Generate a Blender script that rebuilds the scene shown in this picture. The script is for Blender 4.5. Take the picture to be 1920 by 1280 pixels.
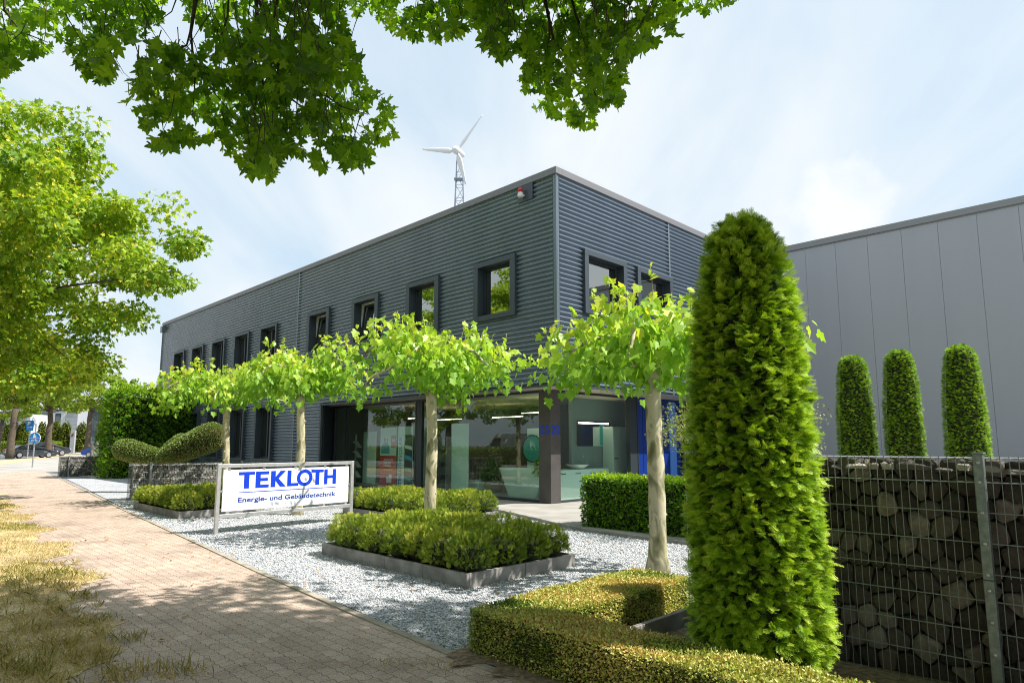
import bpy, math, random
import numpy as np
from math import sin, cos, pi, atan, atan2, radians as R
from mathutils import Vector, Matrix

for o in list(bpy.data.objects): bpy.data.objects.remove(o)
S = bpy.context.scene
COL = S.collection
rnd = random.Random(7)
NR = np.random.RandomState(11)

# ------------------------------------------------------------------ camera
F, CX, CY, PITCH, EYE = 1217., 960., 677., atan(156/1217), 1.65
cam = bpy.data.cameras.new("camera"); co = bpy.data.objects.new("camera", cam); COL.objects.link(co)
co.location = (0, 0, EYE); co.rotation_euler = (pi/2+PITCH, 0, 0)
cam.sensor_width = 36; cam.lens = F/1920*36; cam.shift_y = (CY-640)/1920
cam.clip_start = .05; cam.clip_end = 3000
S.camera = co

# ------------------------------------------------------------------ light
SUN_AZ, SUN_EL = R(-8), R(52)       # azimuth measured from +X towards +Y
sd = Vector((cos(SUN_AZ)*cos(SUN_EL), sin(SUN_AZ)*cos(SUN_EL), sin(SUN_EL)))
sl = bpy.data.lights.new("sun", 'SUN'); sl.energy = 4.1; sl.angle = R(.53); sl.color = (1, .95, .86)
so = bpy.data.objects.new("sun", sl); COL.objects.link(so)
so.rotation_euler = sd.to_track_quat('Z', 'Y').to_euler(); so.location = (20, -8, 40)
w = bpy.data.worlds.new("World"); S.world = w; w.use_nodes = True
nt = w.node_tree; nt.nodes.clear()
def wn(t, **k):
    n = nt.nodes.new(t)
    for a, b in k.items(): setattr(n, a, b)
    return n
out = wn('ShaderNodeOutputWorld'); bg = wn('ShaderNodeBackground'); bg.inputs[1].default_value = .1
sky = wn('ShaderNodeTexSky'); sky.sky_type = 'NISHITA'; sky.sun_disc = False
sky.sun_elevation = SUN_EL; sky.sun_rotation = pi/2-SUN_AZ; sky.air_density = 1.3; sky.dust_density = 1.5; sky.ozone_density = 2
tc = wn('ShaderNodeTexCoord'); sp = wn('ShaderNodeSeparateXYZ'); nt.links.new(tc.outputs['Generated'], sp.inputs[0])
# high streaky cloud: project the view direction on a flat layer
mz = wn('ShaderNodeMath', operation='MAXIMUM'); nt.links.new(sp.outputs[2], mz.inputs[0]); mz.inputs[1].default_value = 0
az = wn('ShaderNodeMath', operation='ADD'); nt.links.new(mz.outputs[0], az.inputs[0]); az.inputs[1].default_value = .22
dx = wn('ShaderNodeMath', operation='DIVIDE'); nt.links.new(sp.outputs[0], dx.inputs[0]); nt.links.new(az.outputs[0], dx.inputs[1])
dy = wn('ShaderNodeMath', operation='DIVIDE'); nt.links.new(sp.outputs[1], dy.inputs[0]); nt.links.new(az.outputs[0], dy.inputs[1])
cb = wn('ShaderNodeCombineXYZ'); nt.links.new(dx.outputs[0], cb.inputs[0]); nt.links.new(dy.outputs[0], cb.inputs[1])
mp = wn('ShaderNodeMapping'); mp.inputs['Rotation'].default_value = (0, 0, R(-62)); mp.inputs['Scale'].default_value = (1.5, .55, 1); mp.inputs['Location'].default_value = (.3, 1.7, 0)
nt.links.new(cb.outputs[0], mp.inputs[0])
n1 = wn('ShaderNodeTexNoise'); n1.inputs['Scale'].default_value = 1.25; n1.inputs['Detail'].default_value = 7; n1.inputs['Roughness'].default_value = .5; n1.inputs['Distortion'].default_value = .5
nt.links.new(mp.outputs[0], n1.inputs['Vector'])
r1 = wn('ShaderNodeValToRGB'); r1.color_ramp.elements[0].position = .36; r1.color_ramp.elements[1].position = .62
r1.color_ramp.elements[0].color = (0, 0, 0, 1); r1.color_ramp.elements[1].color = (1, 1, 1, 1)
nt.links.new(n1.outputs[0], r1.inputs[0])
mx = wn('ShaderNodeMixRGB'); m0 = wn('ShaderNodeMixRGB'); m0.inputs[0].default_value = .85; nt.links.new(sky.outputs[0], m0.inputs[1]); m0.inputs[2].default_value = (3.7, 4.6, 5.35, 1)
nt.links.new(r1.outputs[0], mx.inputs[0]); nt.links.new(m0.outputs[0], mx.inputs[1]); mx.inputs[2].default_value = (5.1, 5.4, 5.6, 1)
# one small puffy cloud low on the right of the hall
n2 = wn('ShaderNodeTexNoise'); n2.inputs['Scale'].default_value = 16; n2.inputs['Detail'].default_value = 6; nt.links.new(tc.outputs['Generated'], n2.inputs['Vector'])
vd = wn('ShaderNodeVectorMath', operation='DISTANCE'); nt.links.new(tc.outputs['Generated'], vd.inputs[0])
_d = Vector(((1570-CX)/F, cos(PITCH)+sin(PITCH)*(395-CY)/F, sin(PITCH)-cos(PITCH)*(395-CY)/F)).normalized()
vd.inputs[1].default_value = _d
ms = wn('ShaderNodeMath', operation='MULTIPLY_ADD'); nt.links.new(n2.outputs[0], ms.inputs[0]); ms.inputs[1].default_value = -.15; nt.links.new(vd.outputs['Value'], ms.inputs[2])
mr = wn('ShaderNodeMapRange'); nt.links.new(ms.outputs[0], mr.inputs[0]); mr.inputs[1].default_value = -.004; mr.inputs[2].default_value = -.048; mr.inputs[3].default_value = 0; mr.inputs[4].default_value = .8
mx2 = wn('ShaderNodeMixRGB'); nt.links.new(mr.outputs[0], mx2.inputs[0]); nt.links.new(mx.outputs[0], mx2.inputs[1]); mx2.inputs[2].default_value = (5.7, 5.8, 5.9, 1)
nt.links.new(mx2.outputs[0], bg.inputs[0]); nt.links.new(bg.outputs[0], out.inputs[0])
vs = S.view_settings; vs.view_transform = 'Standard'; vs.look = 'None'; vs.exposure = .86; vs.gamma = 1; vs.use_curve_mapping = False
S.cycles.max_bounces = 8; S.cycles.transparent_max_bounces = 10; S.cycles.diffuse_bounces = 3; S.cycles.glossy_bounces = 3; S.cycles.transmission_bounces = 6
S.cycles.filter_width = 1.05; S.cycles.use_denoising = True; S.cycles.denoising_prefilter = 'NONE'; S.cycles.caustics_reflective = False; S.cycles.caustics_refractive = False

# ------------------------------------------------------------------ frames and helpers
TH = atan2(.7065, .7077)
V = np.array([cos(TH), sin(TH), 0]); U = np.array([-sin(TH), cos(TH), 0])
def P(v, u, z=0): q = V*v+U*u; return (q[0], q[1], z)
def ray(px, py):
    a, b = (px-CX)/F, -(py-CY)/F
    return np.array([a, cos(PITCH)-sin(PITCH)*b, sin(PITCH)+cos(PITCH)*b])
EYEP = np.array([0, 0, EYE])
def gp(px, py, z=0): r = ray(px, py); return EYEP+r*((z-EYE)/r[2])
def at(px, py, Y): r = ray(px, py); return EYEP+r*(Y/r[1])
def onplane(px, py, p0, n): r = ray(px, py); return EYEP+r*(np.dot(np.array(p0)-EYEP, n)/np.dot(r, n))
def proj(p):
    d = np.asarray(p, float)-EYEP; f = cos(PITCH)*d[..., 1]+sin(PITCH)*d[..., 2]; up = -sin(PITCH)*d[..., 1]+cos(PITCH)*d[..., 2]
    return CX+F*d[..., 0]/f, CY-F*up/f
BC = V*12.52+U*10.89                      # ground corner of the office building

def tag(o, label=None, cat=None, group=None, kind=None):
    if label: o['label'] = label
    if cat: o['category'] = cat
    if group: o['group'] = group
    if kind: o['kind'] = kind
    return o
def empty(name, loc, rz=0, label=None, cat=None, group=None):
    o = bpy.data.objects.new(name, None); COL.objects.link(o); o.location = loc; o.rotation_euler = (0, 0, rz); o.empty_display_size = .2
    return tag(o, label, cat, group)
def link(name, me, mat, parent):
    o = bpy.data.objects.new(name, me); COL.objects.link(o)
    if mat: me.materials.append(mat)
    if parent: o.parent = parent
    return o
def copy_tree(o, parent=None):
    c = o.copy(); COL.objects.link(c); c.parent = parent
    for ch in [x for x in bpy.data.objects if x.parent == o]: copy_tree(ch, c)
    return c
class MB:
    def __init__(s): s.v = []; s.f = []
    def add(s, vs, fs):
        n = len(s.v); s.v += [tuple(x) for x in vs]; s.f += [tuple(n+i for i in f) for f in fs]; return s
    def box(s, x0, x1, y0, y1, z0, z1):
        return s.add([(x0, y0, z0), (x1, y0, z0), (x1, y1, z0), (x0, y1, z0), (x0, y0, z1), (x1, y0, z1), (x1, y1, z1), (x0, y1, z1)],
                     [(0, 3, 2, 1), (4, 5, 6, 7), (0, 1, 5, 4), (1, 2, 6, 5), (2, 3, 7, 6), (3, 0, 4, 7)])
    def bar(s, p0, p1, r0, r1=None, n=6, cap=True):
        r1 = r0 if r1 is None else r1
        return s.tube([p0, p1], [r0, r1], n, cap)
    def tube(s, pts, rs, n=8, cap=True):
        pts = [Vector(p) for p in pts]; rings = []; b = len(s.v); prev = None
        for i, p in enumerate(pts):
            d = (pts[min(i+1, len(pts)-1)]-pts[max(i-1, 0)])
            if d.length < 1e-9: d = Vector((0, 0, 1))
            d.normalize()
            a = (prev - d*prev.dot(d)) if prev is not None else d.cross(Vector((0, 0, 1)) if abs(d.z) < .95 else Vector((1, 0, 0)))
            if a.length < 1e-6: a = d.cross(Vector((1, 0, 0)))
            a.normalize(); prev = a; c = d.cross(a)
            ph = pi/n if n == 4 else 0
            for k in range(n):
                t = 2*pi*k/n+ph; s.v.append(tuple(p+(a*cos(t)+c*sin(t))*rs[i]))
        for i in range(len(pts)-1):
            for k in range(n):
                q = (k+1) % n; s.f.append((b+i*n+k, b+i*n+q, b+(i+1)*n+q, b+(i+1)*n+k))
        if cap:
            s.f.append(tuple(b+k for k in range(n))[::-1]); s.f.append(tuple(b+(len(pts)-1)*n+k for k in range(n)))
        return s
    def prism(s, poly, ext, fn):          # poly of (a,b); fn(a,b,e)
        n = len(poly); vs = [fn(a, b, ext[0]) for a, b in poly]+[fn(a, b, ext[1]) for a, b in poly]
        return s.add(vs, [tuple(range(n)), tuple(range(2*n-1, n-1, -1))]+[(k, (k+1) % n, n+(k+1) % n, n+k) for k in range(n)])
    def lathe(s, prof, c=(0, 0, 0), n=20, ax=None):
        b = len(s.v)
        for r, z in prof:
            for k in range(n):
                t = 2*pi*k/n; p = Vector((r*cos(t), r*sin(t), z))
                if ax: p = ax @ p
                s.v.append(tuple(p+Vector(c)))
        m = len(prof)
        for i in range(m-1):
            for k in range(n):
                q = (k+1) % n; s.f.append((b+i*n+k, b+i*n+q, b+(i+1)*n+q, b+(i+1)*n+k))
        s.f.append(tuple(b+k for k in range(n))[::-1]); s.f.append(tuple(b+(m-1)*n+k for k in range(n)))
        return s
    def build(s, name, mat, parent=None, smooth=False, bevel=0, fix=True):
        me = bpy.data.meshes.new(name); me.from_pydata([tuple(map(float, v)) for v in s.v], [], s.f)
        if fix:
            import bmesh
            bm = bmesh.new(); bm.from_mesh(me); bmesh.ops.recalc_face_normals(bm, faces=bm.faces); bm.to_mesh(me); bm.free()
        if smooth: me.polygons.foreach_set('use_smooth', [True]*len(me.polygons))
        o = link(name, me, mat, parent)
        if bevel:
            m = o.modifiers.new('bevel', 'BEVEL'); m.width = bevel; m.segments = 2; m.limit_method = 'ANGLE'
        return o
def npmesh(name, vs, faces, mat, parent=None, tint=None, smooth=False):
    """vs (N,3); faces list of int arrays (M,k) or one array; tint per face"""
    if not isinstance(faces, list): faces = [faces]
    me = bpy.data.meshes.new(name); nv = len(vs)
    me.vertices.add(nv); me.vertices.foreach_set('co', np.ascontiguousarray(vs, dtype=np.float32).ravel())
    flat = np.concatenate([f.ravel() for f in faces]).astype(np.int32)
    tot = np.concatenate([np.full(len(f), f.shape[1]) for f in faces]).astype(np.int32)
    st = np.concatenate([[0], np.cumsum(tot)[:-1]]).astype(np.int32)
    me.loops.add(len(flat)); me.loops.foreach_set('vertex_index', flat)
    me.polygons.add(len(tot)); me.polygons.foreach_set('loop_start', st); me.polygons.foreach_set('loop_total', tot)
    if smooth: me.polygons.foreach_set('use_smooth', np.ones(len(tot), bool))
    me.update(calc_edges=True)
    if tint is not None:
        a = me.attributes.new('tint', 'FLOAT', 'FACE'); a.data.foreach_set('value', np.ascontiguousarray(tint, dtype=np.float32))
    return link(name, me, mat, parent)

# ------------------------------------------------------------------ materials
def mat(name, col=(.5, .5, .5), rough=.6, metal=0, spec=.5, coat=0):
    m = bpy.data.materials.new(name); m.use_nodes = True; b = m.node_tree.nodes['Principled BSDF']
    b.inputs['Base Color'].default_value = (*col, 1); b.inputs['Roughness'].default_value = rough; b.inputs['Metallic'].default_value = metal
    b.inputs['Specular IOR Level'].default_value = spec; b.inputs['Coat Weight'].default_value = coat
    return m
def nodes(m): return m.node_tree.nodes, m.node_tree.links, m.node_tree.nodes['Principled BSDF']
def ramp(N, stops):
    r = N.new('ShaderNodeValToRGB'); e = r.color_ramp.elements
    while len(e) < len(stops): e.new(.5)
    for x, (p, c) in zip(e, stops): x.position = p; x.color = (*c, 1)
    return r
def noisy(name, c0, c1, scale=4, rough=.7, bump=.2, bscale=60, metal=0, detail=5, lo=.35, hi=.65, spec=.4, stretch=None):
    m = mat(name, c0, rough, metal, spec); N, L, b = nodes(m)
    t = N.new('ShaderNodeTexCoord'); v = t.outputs['Object']
    if stretch:
        q = N.new('ShaderNodeMapping'); q.inputs['Scale'].default_value = stretch; L.new(v, q.inputs[0]); v = q.outputs[0]
    n = N.new('ShaderNodeTexNoise'); n.inputs['Scale'].default_value = scale; n.inputs['Detail'].default_value = detail; L.new(v, n.inputs['Vector'])
    r = ramp(N, [(lo, c0), (hi, c1)]); L.new(n.outputs[0], r.inputs[0]); L.new(r.outputs[0], b.inputs['Base Color'])
    if bump:
        n2 = N.new('ShaderNodeTexNoise'); n2.inputs['Scale'].default_value = bscale; n2.inputs['Detail'].default_value = 3; L.new(v, n2.inputs['Vector'])
        bp = N.new('ShaderNodeBump'); bp.inputs['Strength'].default_value = bump; bp.inputs['Distance'].default_value = .01
        L.new(n2.outputs[0], bp.inputs['Height']); L.new(bp.outputs[0], b.inputs['Normal'])
    return m
def leafmat(name, stops, trans=.45, rough=.5, tcol=None, spec=.35):
    m = mat(name, (.1, .2, .02), rough, 0, spec); N, L, b = nodes(m)
    a = N.new('ShaderNodeAttribute'); a.attribute_name = 'tint'
    r = ramp(N, stops); L.new(a.outputs['Fac'], r.inputs[0]); L.new(r.outputs[0], b.inputs['Base Color'])
    if trans:
        t = N.new('ShaderNodeBsdfTranslucent'); g = N.new('ShaderNodeMixRGB'); g.blend_type = 'MULTIPLY'; g.inputs[0].default_value = 1
        L.new(r.outputs[0], g.inputs[1]); g.inputs[2].default_value = (*(tcol or (1.6, 1.5, .5)), 1); L.new(g.outputs[0], t.inputs[0])
        x = N.new('ShaderNodeMixShader'); x.inputs[0].default_value = trans; o = N['Material Output']
        L.new(b.outputs[0], x.inputs[1]); L.new(t.outputs[0], x.inputs[2]); L.new(x.outputs[0], o.inputs[0])
    return m
def glassmat(name, tint=(.8, .93, .88), r0=.06):
    """thin architectural glass: Schlick reflection that is the same from both sides"""
    m = bpy.data.materials.new(name); m.use_nodes = True; N, L = m.node_tree.nodes, m.node_tree.links; N.clear()
    o = N.new('ShaderNodeOutputMaterial'); x = N.new('ShaderNodeMixShader'); t = N.new('ShaderNodeBsdfTransparent'); g = N.new('ShaderNodeBsdfGlossy')
    f = N.new('ShaderNodeLayerWeight'); f.inputs[0].default_value = .5; p = N.new('ShaderNodeMath'); p.operation = 'POWER'; p.inputs[1].default_value = 5
    q = N.new('ShaderNodeMath'); q.operation = 'MULTIPLY_ADD'; q.inputs[1].default_value = 1-r0; q.inputs[2].default_value = r0
    L.new(f.outputs['Facing'], p.inputs[0]); L.new(p.outputs[0], q.inputs[0]); t.inputs[0].default_value = (*tint, 1); g.inputs['Roughness'].default_value = 0
    g.inputs[0].default_value = (.95, .97, .95, 1); L.new(q.outputs[0], x.inputs[0]); L.new(t.outputs[0], x.inputs[1]); L.new(g.outputs[0], x.inputs[2]); L.new(x.outputs[0], o.inputs[0])
    return m
M = {}
M['clad'] = noisy('painted corrugated steel', (.17, .215, .275), (.20, .25, .315), .9, .27, 0, metal=.42, stretch=(1, 1, .35), spec=.6)
M['trim'] = mat('anthracite trim', (.058, .075, .094), .4, .2)
M['frame'] = mat('anthracite window frame', (.032, .042, .052), .45, .1)
M['cope'] = mat('grey coping metal', (.20, .20, .215), .45, .3)
M['seam'] = mat('seam profile', (.17, .21, .25), .35, .5)
M['darkin'] = mat('dark reveal', (.02, .022, .026), .5)
M['soffit'] = mat('soffit panel', (.42, .37, .31), .6)
M['post'] = noisy('brown grey post', (.066, .06, .058), (.085, .078, .076), 3, .5, .05)
M['glass'] = glassmat('shop glass', (.92, .99, .96), .055)
M['wglass'] = glassmat('window glass', (.35, .42, .38), .38)
M['white'] = mat('white paint', (.78, .79, .78), .4)
M['mint'] = mat('frosted panel', (.62, .78, .72), .4)
M['sill'] = mat('sill', (.3, .32, .34), .4, .4)
M['blue'] = mat('blue wall', (.004, .03, .22), .4)
M['blue_reflection'] = mat('blue wall reflection', (.10, .28, .8), .4)
M['num'] = mat('blue lettering', (.0, .045, .62), .4)
M['num2'] = mat('dark blue lettering', (.004, .05, .36), .4)
M['black'] = mat('black', (.012, .012, .013), .5)
M['rubber'] = mat('tyre rubber', (.015, .015, .015), .8)
M['red'] = mat('red', (.6, .015, .02), .4)
M['steel'] = noisy('brushed steel', (.50, .50, .51), (.62, .61, .61), 8, .42, .03, metal=.6)
M['galv'] = noisy('galvanised steel', (.17, .21, .21), (.26, .30, .29), 30, .5, .05, metal=.55, detail=6)
M['signwhite'] = noisy('white sign panel', (.80, .82, .86), (.86, .87, .9), 1.5, .35, 0)
M['concrete'] = noisy('kerb concrete', (.22, .21, .20), (.36, .345, .33), 5, .85, .3, 90)
M['kerb'] = noisy('path kerb', (.30, .26, .21), (.46, .41, .34), 4, .9, .4, 70)
M['plaza'] = noisy('concrete plaza', (.30, .285, .26), (.42, .40, .37), 1.2, .8, .15, 40)
M['asphalt'] = noisy('asphalt', (.20, .20, .21), (.30, .30, .31), .7, .9, .4, 120)
M['drive'] = noisy('pale drive paving', (.32, .305, .29), (.42, .40, .37), .5, .9, .2, 60)
M['soil'] = noisy('bark soil', (.17, .12, .08), (.36, .27, .18), 25, .95, .9, 70)
M['hall'] = noisy('hall sandwich panel', (.375, .39, .44), (.40, .415, .46), .5, .42, 0, stretch=(1.5, 1.5, .12))
M['hallc'] = mat('hall coping', (.26, .265, .28), .5, .1)
M['carpaint'] = mat('dark grey car paint', (.03, .035, .045), .25, .4, .6, .8)
M['carglass'] = mat('car glass', (.03, .04, .045), .08, 0, .8)
M['chrome'] = mat('alloy', (.5, .5, .52), .3, .9)
M['bark'] = noisy('maple bark', (.06, .045, .035), (.15, .12, .09), 9, .95, 1.0, 30, stretch=(3, 3, .6))
M['twig'] = noisy('twig bark', (.045, .032, .022), (.09, .065, .045), 9, .9, .3, 30)
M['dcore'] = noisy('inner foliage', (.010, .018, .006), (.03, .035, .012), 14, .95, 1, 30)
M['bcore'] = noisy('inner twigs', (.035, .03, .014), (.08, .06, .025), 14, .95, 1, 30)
# plane tree bark: mottled cream and olive
m = mat('plane bark', (.5, .45, .3), .8); N, L, b = nodes(m); t = N.new('ShaderNodeTexCoord')
q = N.new('ShaderNodeMapping'); q.inputs['Scale'].default_value = (1, 1, .45); L.new(t.outputs['Object'], q.inputs[0])
n = N.new('ShaderNodeTexNoise'); n.inputs['Scale'].default_value = 5.5; n.inputs['Detail'].default_value = 5; n.inputs['Distortion'].default_value = .8; L.new(q.outputs[0], n.inputs[0])
r = ramp(N, [(.34, (.15, .145, .07)), (.45, (.33, .31, .18)), (.52, (.56, .50, .34)), (.60, (.50, .45, .30)), (.68, (.26, .28, .16))]); L.new(n.outputs[0], r.inputs[0]); L.new(r.outputs[0], b.inputs[0])
bp = N.new('ShaderNodeBump'); bp.inputs[0].default_value = .4; bp.inputs[1].default_value = .02; L.new(n.outputs[0], bp.inputs['Height']); L.new(bp.outputs[0], b.inputs['Normal']); M['plane'] = m
# gravel
m = mat('crushed white gravel', (.5, .5, .5), .85); N, L, b = nodes(m); t = N.new('ShaderNodeTexCoord')
vo = N.new('ShaderNodeTexVoronoi'); vo.inputs['Scale'].default_value = 46; L.new(t.outputs['Object'], vo.inputs['Vector'])
sx = N.new('ShaderNodeSeparateColor'); L.new(vo.outputs['Color'], sx.inputs[0])
r = ramp(N, [(0, (.12, .135, .165)), (.2, (.34, .36, .40)), (.5, (.48, .49, .52)), (1, (.72, .72, .73))]); L.new(sx.outputs[0], r.inputs[0])
n = N.new('ShaderNodeTexNoise'); n.inputs['Scale'].default_value = 1.1; n.inputs['Detail'].default_value = 4; L.new(t.outputs['Object'], n.inputs[0])
r2 = ramp(N, [(.35, (.84, .85, .88)), (.65, (1, 1, 1))]); L.new(n.outputs[0], r2.inputs[0])
mu = N.new('ShaderNodeMixRGB'); mu.blend_type = 'MULTIPLY'; mu.inputs[0].default_value = 1; L.new(r.outputs[0], mu.inputs[1]); L.new(r2.outputs[0], mu.inputs[2]); L.new(mu.outputs[0], b.inputs[0])
bp = N.new('ShaderNodeBump'); bp.inputs[0].default_value = .9; bp.inputs[1].default_value = .012; bp.invert = True; L.new(vo.outputs['Distance'], bp.inputs['Height']); L.new(bp.outputs[0], b.inputs['Normal']); M['gravel'] = m
# loose stones of the same gravel
m = mat('gravel stones', (.5, .5, .5), .85); N, L, b = nodes(m); a = N.new('ShaderNodeAttribute'); a.attribute_name = 'tint'
r = ramp(N, [(0, (.14, .155, .19)), (.22, (.36, .38, .41)), (.5, (.50, .51, .53)), (1, (.74, .74, .74))]); L.new(a.outputs['Fac'], r.inputs[0]); L.new(r.outputs[0], b.inputs[0]); M['stones'] = m
# interlocking pavers
m = mat('pink brown pavers', (.4, .3, .25), .9); N, L, b = nodes(m); t = N.new('ShaderNodeTexCoord')
q = N.new('ShaderNodeMapping'); q.inputs['Rotation'].default_value = (0, 0, -TH+R(45)); L.new(t.outputs['Object'], q.inputs[0])
s_ = N.new('ShaderNodeSeparateXYZ'); L.new(q.outputs[0], s_.inputs[0])
def mth(op, a, b_=None, c=None):
    n = N.new('ShaderNodeMath'); n.operation = op
    for i, x in enumerate((a, b_, c)):
        if x is None: continue
        if isinstance(x, (int, float)): n.inputs[i].default_value = x
        else: L.new(x, n.inputs[i])
    return n.outputs[0]
# rotate by 45 deg in math so x runs along the path
ax_ = mth('MULTIPLY', mth('SUBTRACT', s_.outputs[0], s_.outputs[1]), .70711); ay_ = mth('MULTIPLY', mth('ADD', s_.outputs[0], s_.outputs[1]), .70711)
wob = N.new('ShaderNodeTexNoise'); wob.inputs['Scale'].default_value = 3; wob.inputs['Detail'].default_value = 2; L.new(t.outputs['Object'], wob.inputs[0])
wv = mth('MULTIPLY', mth('SUBTRACT', wob.outputs[0], .5), .02)
zx = mth('ADD', mth('ADD', ax_, mth('MULTIPLY', mth('PINGPONG', ay_, .05), .42)), wv); zy = mth('ADD', mth('ADD', ay_, mth('MULTIPLY', mth('PINGPONG', ax_, .05), .34)), wv)
cbx = N.new('ShaderNodeCombineXYZ'); L.new(zx, cbx.inputs[0]); L.new(zy, cbx.inputs[1])
br = N.new('ShaderNodeTexBrick'); br.offset = .5; br.inputs['Scale'].default_value = 1; br.inputs['Brick Width'].default_value = .18; br.inputs['Row Height'].default_value = .115
br.inputs['Mortar Size'].default_value = .0035; br.inputs['Mortar Smooth'].default_value = .3; br.inputs['Bias'].default_value = 0
br.inputs['Color1'].default_value = (.45, .345, .285, 1); br.inputs['Color2'].default_value = (.55, .44, .375, 1); br.inputs['Mortar'].default_value = (.22, .17, .125, 1)
L.new(cbx.outputs[0], br.inputs['Vector'])
n = N.new('ShaderNodeTexNoise'); n.inputs['Scale'].default_value = .9; n.inputs['Detail'].default_value = 7; n.inputs['Roughness'].default_value = .65; L.new(t.outputs['Object'], n.inputs[0])
r = ramp(N, [(.32, (.62, .60, .57)), (.47, (.95, .94, .93)), (.7, (1.14, 1.10, 1.05))]); L.new(n.outputs[0], r.inputs[0])
mu = N.new('ShaderNodeMixRGB'); mu.blend_type = 'MULTIPLY'; mu.inputs[0].default_value = 1; L.new(br.outputs[0], mu.inputs[1]); L.new(r.outputs[0], mu.inputs[2])
n3 = N.new('ShaderNodeTexNoise'); n3.inputs['Scale'].default_value = 140; n3.inputs['Detail'].default_value = 2; L.new(t.outputs['Object'], n3.inputs[0])
r3 = ramp(N, [(.3, (.62, .62, .62)), (.5, (1, 1, 1)), (.72, (1.35, 1.32, 1.3))]); L.new(n3.outputs[0], r3.inputs[0])
mu2 = N.new('ShaderNodeMixRGB'); mu2.blend_type = 'MULTIPLY'; mu2.inputs[0].default_value = 1; L.new(mu.outputs[0], mu2.inputs[1]); L.new(r3.outputs[0], mu2.inputs[2]); L.new(mu2.outputs[0], b.inputs[0])
hh = mth('ADD', mth('MULTIPLY', br.outputs['Fac'], -1), mth('MULTIPLY', n3.outputs[0], .5))
bp = N.new('ShaderNodeBump'); bp.inputs[0].default_value = .7; bp.inputs[1].default_value = .006; L.new(hh, bp.inputs['Height']); L.new(bp.outputs[0], b.inputs['Normal']); M['paver'] = m
# dry lawn ground
m = mat('dry lawn ground', (.4, .3, .15), .95); N, L, b = nodes(m); t = N.new('ShaderNodeTexCoord')
n = N.new('ShaderNodeTexNoise'); n.inputs['Scale'].default_value = 1.3; n.inputs['Detail'].default_value = 8; n.inputs['Roughness'].default_value = .7; L.new(t.outputs['Object'], n.inputs[0])
r = ramp(N, [(.33, (.26, .18, .10)), (.45, (.55, .42, .24)), (.57, (.68, .54, .32)), (.7, (.42, .40, .15))]); L.new(n.outputs[0], r.inputs[0]); L.new(r.outputs[0], b.inputs[0])
n3 = N.new('ShaderNodeTexNoise'); n3.inputs['Scale'].default_value = 50; L.new(t.outputs['Object'], n3.inputs[0])
bp = N.new('ShaderNodeBump'); bp.inputs[0].default_value = 1; bp.inputs[1].default_value = .03; L.new(n3.outputs[0], bp.inputs['Height']); L.new(bp.outputs[0], b.inputs['Normal']); M['lawn'] = m
# basalt
def stonemat(name, stops, sc=1.0):
    m = mat(name, (.1, .1, .1), .9); N, L, b = nodes(m); a = N.new('ShaderNodeAttribute'); a.attribute_name = 'tint'
    t = N.new('ShaderNodeTexCoord'); n = N.new('ShaderNodeTexNoise'); n.inputs['Scale'].default_value = 14*sc; n.inputs['Detail'].default_value = 8; n.inputs['Roughness'].default_value = .7; L.new(t.outputs['Object'], n.inputs[0])
    ad = N.new('ShaderNodeMath'); ad.operation = 'MULTIPLY_ADD'; L.new(n.outputs[0], ad.inputs[0]); ad.inputs[1].default_value = .9; ad.inputs[2].default_value = -.45
    a2 = N.new('ShaderNodeMath'); a2.operation = 'ADD'; L.new(ad.outputs[0], a2.inputs[0]); L.new(a.outputs['Fac'], a2.inputs[1])
    r = ramp(N, stops); L.new(a2.outputs[0], r.inputs[0]); L.new(r.outputs[0], b.inputs[0])
    bp = N.new('ShaderNodeBump'); bp.inputs[0].default_value = 1; bp.inputs[1].default_value = .015; L.new(n.outputs[0], bp.inputs['Height']); L.new(bp.outputs[0], b.inputs['Normal'])
    return m
M['basalt'] = stonemat('basalt stone', [(0, (.035, .029, .022)), (.4, (.088, .075, .059)), (.75, (.15, .13, .105)), (1, (.28, .25, .21))])
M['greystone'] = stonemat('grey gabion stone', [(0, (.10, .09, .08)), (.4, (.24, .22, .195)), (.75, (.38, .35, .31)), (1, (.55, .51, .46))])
G = (.0, .0, .0)
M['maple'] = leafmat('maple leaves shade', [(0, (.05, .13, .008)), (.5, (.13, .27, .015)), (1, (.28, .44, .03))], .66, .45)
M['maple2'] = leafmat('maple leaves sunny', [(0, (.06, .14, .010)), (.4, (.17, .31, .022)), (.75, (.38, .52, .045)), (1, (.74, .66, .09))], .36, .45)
M['far'] = leafmat('distant leaves', [(0, (.08, .15, .012)), (.5, (.20, .30, .025)), (1, (.36, .42, .05))], .35, .5)
M['planeleaf'] = leafmat('plane tree leaves', [(0, (.07, .20, .02)), (.35, (.22, .44, .04)), (.72, (.42, .62, .07)), (1, (.72, .74, .11))], .42, .4, (1.3, 1.25, .5), .5)
M['yew'] = leafmat('yew needles', [(0, (.05, .12, .006)), (.32, (.19, .36, .016)), (.66, (.38, .58, .03)), (1, (.58, .74, .07))], .25, .5, (1.2, 1.2, .5))
M['yewbed'] = leafmat('bed yew needles', [(0, (.05, .09, .012)), (.4, (.17, .26, .025)), (.75, (.45, .52, .06)), (1, (.66, .60, .14))], .25, .5, (1.2, 1.2, .5))
M['box'] = leafmat('box leaves', [(0, (.06, .13, .015)), (.3, (.17, .26, .035)), (.58, (.46, .50, .09)), (.88, (.78, .74, .28)), (1, (.62, .36, .12))], .2, .45, (1.2, 1.1, .5))
M['hedge'] = leafmat('hedge leaves', [(0, (.04, .12, .008)), (.5, (.13, .29, .016)), (1, (.40, .56, .035))], .35, .45)
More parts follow.
